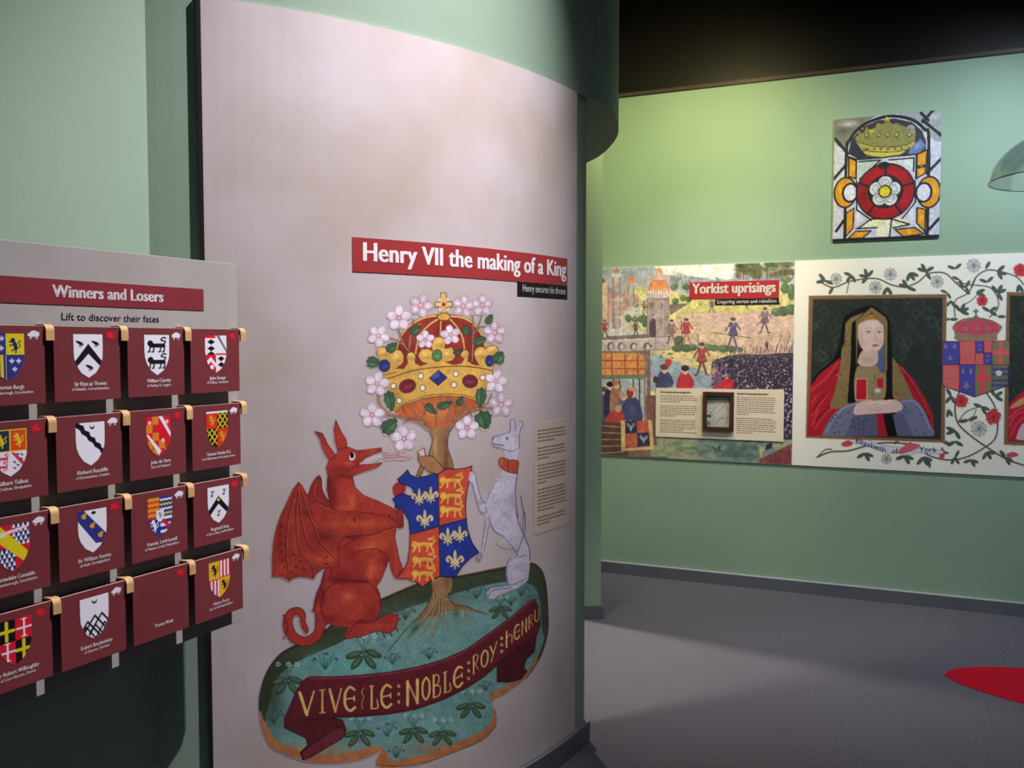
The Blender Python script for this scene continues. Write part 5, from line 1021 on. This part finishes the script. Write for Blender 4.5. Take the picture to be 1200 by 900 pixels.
    for k in range(5): t = radians(72 * k - 54); c.line(Q([(372 + 30 * cos(t), 540 + 28 * sin(t)), (372 + 84 * cos(t), 540 + 80 * sin(t))]), 5, (40, 40, 46), smooth=False)
    for k in range(5): t = radians(72 * k - 90); E(372 + 54 * cos(t), 540 + 52 * sin(t), 22, 14, (110, 110, 112), .7, rot=72 * k, ring=4)
    E(372, 540, 38, 36, (40, 38, 40)); E(371, 540, 29, 28, (200, 190, 40))
    F('78,805 680,778 680,830 78,830', (24, 24, 30)); c.grain(.16, 12, 3); c.grain(.12, 4, 4)
    return c
cv = paint_glass(); cv.S = 1
flat_print('glass_print', BW, .0123, SGR[0], SGR[1], SGR[2], SGR[3], .0032, (cv, (SGR[0], SGR[1]), (SGR[2], SGR[3])), print_mat('glass_print', CREAM), SG, 'printed leaded roundel with rose and crown')
# small framed drawing
c = Canvas(0, 0, 100, 140, 2, (176, 176, 170))
c.fill('0,0 100,0 100,30 0,40', (120, 126, 112), smooth=False); c.ell(60, 70, 40, 60, (196, 194, 186), .8, soft=True)
for p in ('10,90 30,60 60,30', '0,70 20,80 30,110 10,135', '40,80 60,60 70,40', '50,110 70,90', '20,100 0,95', '70,20 90,60 86,120', '30,140 50,110 80,100'): c.line(p, 2.2, (96, 94, 92), .8)
c.ell(8, 92, 10, 8, (60, 62, 66), .9); c.ell(6, 125, 9, 14, (70, 72, 76), .9, soft=True)
flat_print('drawing_print', BW, .0263, FRM[0], FRM[1], FRM[2], FRM[3], .004, (c, FRM[:2], FRM[2:]), print_mat('drawing_print', CREAM), pc)
# ------------------------------------------------------------------ shields and badges on the flaps
def paint_shield(k):
    c = Canvas(-2, -2, 102, 140, 1.0); rnd = random.Random(k[0] * 4 + k[1])
    OUT = [(0, 0), (100, 0), (100, 55), (98, 78), (90, 100), (75, 122), (50, 138), (25, 122), (10, 100), (2, 78), (0, 55)]
    B, W_, R, Y, U, DU = (18, 18, 24), (226, 226, 234), (206, 28, 44), (216, 200, 30), (44, 52, 128), (30, 32, 90)
    OR = (214, 150, 40)
    M = c.fill(OUT, W_, smooth=False, full=True)
    F = lambda p, col, a=1, sm=False: c.fill(p, col, a, smooth=sm, clip=M)
    L = lambda p, w, col: c.line(p, w, col, smooth=False, clip=M)
    def quarters(a, b, c_, d, xm=50, ym=66): F('0,0 %d,0 %d,%d 0,%d' % (xm, xm, ym, ym), a); F('%d,0 100,0 100,%d %d,%d' % (xm, ym, xm, ym), b); F('0,%d %d,%d %d,140 0,140' % (ym, xm, ym, xm), c_); F('%d,%d 100,%d 100,140 %d,140' % (xm, ym, ym, xm), d)
    def fleur(x, y, s, col): c.ell(x, y - s * .3, s * .22, s * .7, col, clip=M); c.ell(x - s * .5, y, s * .22, s * .5, col, rot=-30, clip=M); c.ell(x + s * .5, y, s * .22, s * .5, col, rot=30, clip=M); c.ell(x, y + s * .2, s * .6, s * .14, col, clip=M); c.ell(x, y + s * .6, s * .14, s * .4, col, clip=M)
    def beast(x, y, s, col, stand=0):
        if stand:
            F([(x - .2 * s, y - .5 * s), (x + .25 * s, y - .3 * s), (x + .35 * s, y + .3 * s), (x + .1 * s, y + .7 * s), (x - .15 * s, y + .3 * s)], col, 1, True); c.ell(x - .25 * s, y - .7 * s, .3 * s, .28 * s, col, clip=M)
            for q in ((-.1, -.35, -.7, -.5), (-.1, -.1, -.65, .0), (.1, .5, -.4, .7), (.2, .5, .1, 1.0)): L([(x + q[0] * s, y + q[1] * s), (x + q[2] * s, y + q[3] * s)], s * .19, col)
            c.line([(x + .3 * s, y + .4 * s), (x + .7 * s, y + .1 * s), (x + .5 * s, y - .4 * s), (x + .8 * s, y - .6 * s)], s * .13, col, clip=M)
        else:
            L([(x - .7 * s, y), (x + .7 * s, y)], s * .42, col); c.ell(x - .85 * s, y - .2 * s, .34 * s, .32 * s, col, clip=M)
            for q in (-.95, -.5, .3, .75): L([(x + (q + .1) * s, y), (x + q * s, y + .6 * s)], s * .17, col); L([(x + q * s, y + .6 * s), (x + (q - .2) * s, y + .64 * s)], s * .14, col)
            c.line([(x + .7 * s, y - .1 * s), (x + .95 * s, y - .4 * s), (x + .4 * s, y - .55 * s), (x + .7 * s, y - .8 * s), (x + 1.0 * s, y - .75 * s)], s * .15, col, clip=M)
    def bird(x, y, s, col=B): c.ell(x, y, s, s * .42, col, rot=25, clip=M); c.ell(x - s * .9, y - s * .4, s * .3, s * .28, col, clip=M); L([(x, y), (x, y + s * .8)], s * .2, col); L([(x - .4 * s, y + .8 * s), (x + .4 * s, y + .8 * s)], s * .2, col)
    if k == (0, 0):
        quarters(U, Y, Y, U, 46, 62); 
        for x, y in ((14, 14), (34, 14), (14, 44), (32, 42)): fleur(x, y, 9, W_)
        beast(72, 34, 22, DU, 1)
        for x in (8, 26, 42): F([(x - 4, 62), (x + 3, 62), (x + 3, 140), (x - 4, 140)], U)
        for x, y in ((62, 80), (82, 80), (70, 104)): fleur(x, y, 9, W_)
    elif k == (0, 1):
        F('50,30 100,90 100,112 50,62 0,112 0,90', B); bird(22, 28, 12); bird(76, 28, 12); bird(54, 104, 12)
    elif k == (0, 2): beast(52, 36, 34, B); beast(52, 92, 34, B)
    elif k == (0, 3):
        F('0,0 48,0 48,10 0,10', R); 
        for y in (24, 48, 68): F([(28, y - 10), (46, y), (28, y + 10), (10, y)], B)
        F('52,0 66,0 100,52 100,66', (110, 116, 110)); F('0,70 50,70 50,140 0,140', R); F('0,100 26,78 50,104 50,120 26,96 0,120', W_); c.ell(30, 116, 9, 8, W_, clip=M); F('50,66 100,66 100,72 50,72', R)
        for y in (86, 108): F([(74, y - 10), (90, y), (74, y + 10), (58, y)], B)
        L([(50, 70), (50, 140)], 2, W_)
    elif k == (1, 0):
        quarters((34, 48, 76), (214, 70, 36), W_, W_); L([(0, 1), (100, 1)], 3, Y); L([(50, 0), (50, 64)], 4, Y); L([(0, 64), (100, 64)], 3, Y); L([(98, 0), (98, 60)], 3, Y); L([(1, 0), (1, 60)], 3, Y); beast(25, 32, 20, Y, 1); beast(75, 32, 20, Y, 1)
        beast(26, 84, 18, (204, 50, 80)); beast(26, 108, 16, (204, 50, 80)); F('52,68 62,68 96,104 88,112', (204, 50, 80))
        for x, y in ((72, 74), (84, 76), (82, 88), (62, 96), (72, 106), (62, 114)): bird(x, y, 5, (90, 50, 100))
    elif k == (1, 1):
        F([(0, 0), (14, 0)] + [(14 + 86 * t / 9 + (4 if t % 2 else -2), 92 * t / 9 + (0 if t % 2 else 3)) for t in range(10)] + [(100, 112)] + [(100 - 98 * t / 9 - (4 if t % 2 else -2), 112 - 100 * t / 9) for t in range(10)], B); c.ell(56, 14, 8, 8, B); c.ell(56, 10, 6, 6, W_)
    elif k == (1, 2):
        F('0,0 100,0 100,140 0,140', R)
        for x, y in ((0, 0),): pass
        for i in range(4):
            for j in range(5):
                if (i + j) % 2: F([(25 * i, 28 * j), (25 * i + 25, 28 * j), (25 * i + 25, 28 * j + 28), (25 * i, 28 * j + 28)], OR, .85 if i < 2 or j > 2 else .0)
        F('50,0 66,0 100,60 100,78', W_); F('0,60 8,60 60,120 50,134', W_)
        for x, y in ((14, 20), (66, 84), (84, 20)): c.ell(x, y, 7, 7, (240, 180, 190), clip=M)
    elif k == (1, 3):
        quarters((206, 52, 30), (20, 18, 20), (20, 18, 20), (206, 52, 30), 50, 64); beast(26, 32, 20, OR, 1); beast(74, 94, 20, OR, 1); F('0,0 100,0 100,7 0,7', W_)
        for x0, y0 in ((52, 6), (2, 66)):
            for q in (((0, 0), (46, 56)), ((46, 0), (0, 56)), ((0, 28), (23, 56)), ((23, 0), (46, 28)), ((23, 0), (0, 28)), ((46, 28), (23, 56))): L([(x0 + a, y0 + b) for a, b in q], 4.5, Y)
    elif k == (2, 0):
        F('0,0 100,0 100,140 0,140', R)
        for x0, y0, w_, h_ in ((50, -4, 50, 62), (0, 68, 56, 66)):
            F([(x0, y0), (x0 + w_, y0), (x0 + w_, y0 + h_), (x0, y0 + h_)], DU)
            for j in range(5):
                for i in range(4): x = x0 + 4 + 14 * i + (7 if j % 2 else 0); y = y0 + 6 + 13 * j; F([(x - 5, y + 9), (x - 2, y - 3), (x + 2, y - 3), (x + 5, y + 9)], W_)
        F('0,10 14,0 100,92 86,118 0,40', Y); F('0,22 98,8 98,14 0,34', (236, 206, 214)); c.ell(16, 28, 14, 6, (214, 220, 180), clip=M)
    elif k == (2, 1):
        F('0,0 22,0 100,86 96,112 60,110 0,30', U); c.ell(54, 10, 8, 5, B)
        for x, y in ((20, 18), (48, 52), (76, 86)): c.ell(x, y, 9, 7, OR, rot=40, clip=M); c.ell(x + 4, y - 6, 4, 8, OR, rot=60, clip=M)
    elif k == (2, 2):
        F('0,0 100,0 100,140 0,140', U)
        F('0,0 46,0 46,70 0,70', OR)
        for j in range(4):
            L([(x, 12 + 18 * j + (5 if (x // 6) % 2 else 0)) for x in range(0, 50, 6)], 5, R)
        for j in range(4): L([(x, 8 + 16 * j + (5 if (x // 6) % 2 else 0)) for x in range(50, 104, 6)], 5, (Y if j % 2 else W_))
        F('50,70 100,70 100,80 50,80', W_); F('50,92 100,92 100,104 50,104', W_); F('50,116 100,116 100,126 50,126', W_); F('58,70 100,112 96,124 52,84', R)
        beast(26, 96, 22, W_, 1); F('34,46 64,44 64,74 50,88 34,76', W_); beast(50, 62, 11, (110, 110, 140), 1)
    elif k == (2, 3):
        F('50,36 98,88 98,112 50,66 2,112 2,88', B); c.ell(50, 50, 6, 6, Y)
        for x, y in ((22, 22), (78, 22), (52, 98)): L([(x - 7, y - 8), (x, y + 2), (x + 7, y - 8)], 3, (40, 60, 60)); L([(x, y - 8), (x, y + 12)], 3, (40, 60, 60)); c.ell(x - 4, y + 10, 5, 4, (40, 60, 60))
    elif k == (3, 0):
        quarters(B, R, R, B)
        for x, y, col in ((24, 32, Y), (76, 32, W_), (26, 94, W_), (74, 96, Y)):
            wd = 10 if col == Y else 6; L([(x, y - 26), (x, y + 26)], wd, col); L([(x - 21, y), (x + 21, y)], wd, col)
            if col == W_: L([(x - 8, y - 26), (x + 8, y - 26)], 3, col); L([(x - 8, y + 26), (x + 8, y + 26)], 3, col)
    elif k == (3, 1):
        c.ell(50, 14, 9, 9, B); c.ell(50, 10, 7, 7, W_)
        for dx, dy in ((-25, 14), (0, 0), (25, -2)): L([(50 + dx - 44, 122 + dy - 4), (50 + dx, 62 + dy), (50 + dx + 44, 122 + dy - 4)], 6, B)
        for dx in (-30, 2, 34): L([(50 + dx - 34, 138), (50 + dx, 92), (50 + dx + 30, 134)], 5, B)
    elif k == (3, 3):
        quarters(Y, R, R, Y); F('0,0 50,0 50,66 0,66', (224, 176, 40)); F('50,66 100,66 100,140 50,140', (224, 176, 40)); beast(27, 32, 22, B, 1); beast(72, 94, 20, B, 1)
        for x in (58, 74, 90): F([(x - 4, 0), (x + 4, 0), (x + 4, 62), (x - 4, 62)], W_)
        for x in (12, 28, 44): F([(x - 4, 70), (x + 4, 70), (x + 4, 138), (x - 4, 138)], W_)
    return c
def paint_badge(kind):
    c = Canvas(0, 0, 44, 30, 2)
    if kind == 'b':
        W_ = (226, 222, 226); c.fill('3,18 2,12 8,9 14,4 24,2 34,5 40,10 41,16 36,20 30,19 22,20 14,20 8,19', W_)
        for x in (10, 15, 29, 34): c.line([(x, 17), (x - 1, 26)], 2.6, W_)
        c.line([(39, 8), (43, 5)], 1.5, W_); c.line('6,17 9,16', 1, (150, 120, 120))
    else:
        R = (214, 30, 44); c.fill('6,6 12,4 16,10 26,10 32,14 34,20 26,22 14,20 10,14', R); c.fill('14,12 20,1 26,4 30,2 30,9 24,12', R)
        for q in ('10,16 4,20', '14,19 10,27', '28,20 30,27', '33,16 39,20', '20,20 20,27'): c.line(q, 3, R, smooth=False)
        c.line('32,16 40,12 36,5 41,3', 2.6, R); c.line('8,8 2,9', 2.6, R, smooth=False)
    return c
BADGE = {k: paint_badge(k) for k in 'bd'}
for r in range(4):
    for c_ in range(4):
        s0 = COLS[c_]; zt = ROWS[r]; kind = FLAPS[r][c_][2]; o = FLAP_OBJ[r, c_]
        if (r, c_) != (3, 2):
            cv = paint_shield((r, c_)); a = (s0 + FW * .285, s0 + FW * .725); b_ = (zt - FH * .70, zt - FH * .095)
            a = (a[0] - .0014, a[1] + .0014)
            flat_print('shield_print', BF, .0004, a[0], a[1], b_[0], b_[1], .00088, (cv, a, b_), MAROON_PRINT, o, None)
        a = (s0 + FW * .765, s0 + FW * .945); b_ = (zt - FH * .185, zt - FH * .055)
        flat_print('badge_print', BF, .0004, a[0], a[1], b_[0], b_[1], .0009, (BADGE[kind], a, b_), MAROON_PRINT, o, 'white boar badge' if kind == 'b' else 'red dragon badge')
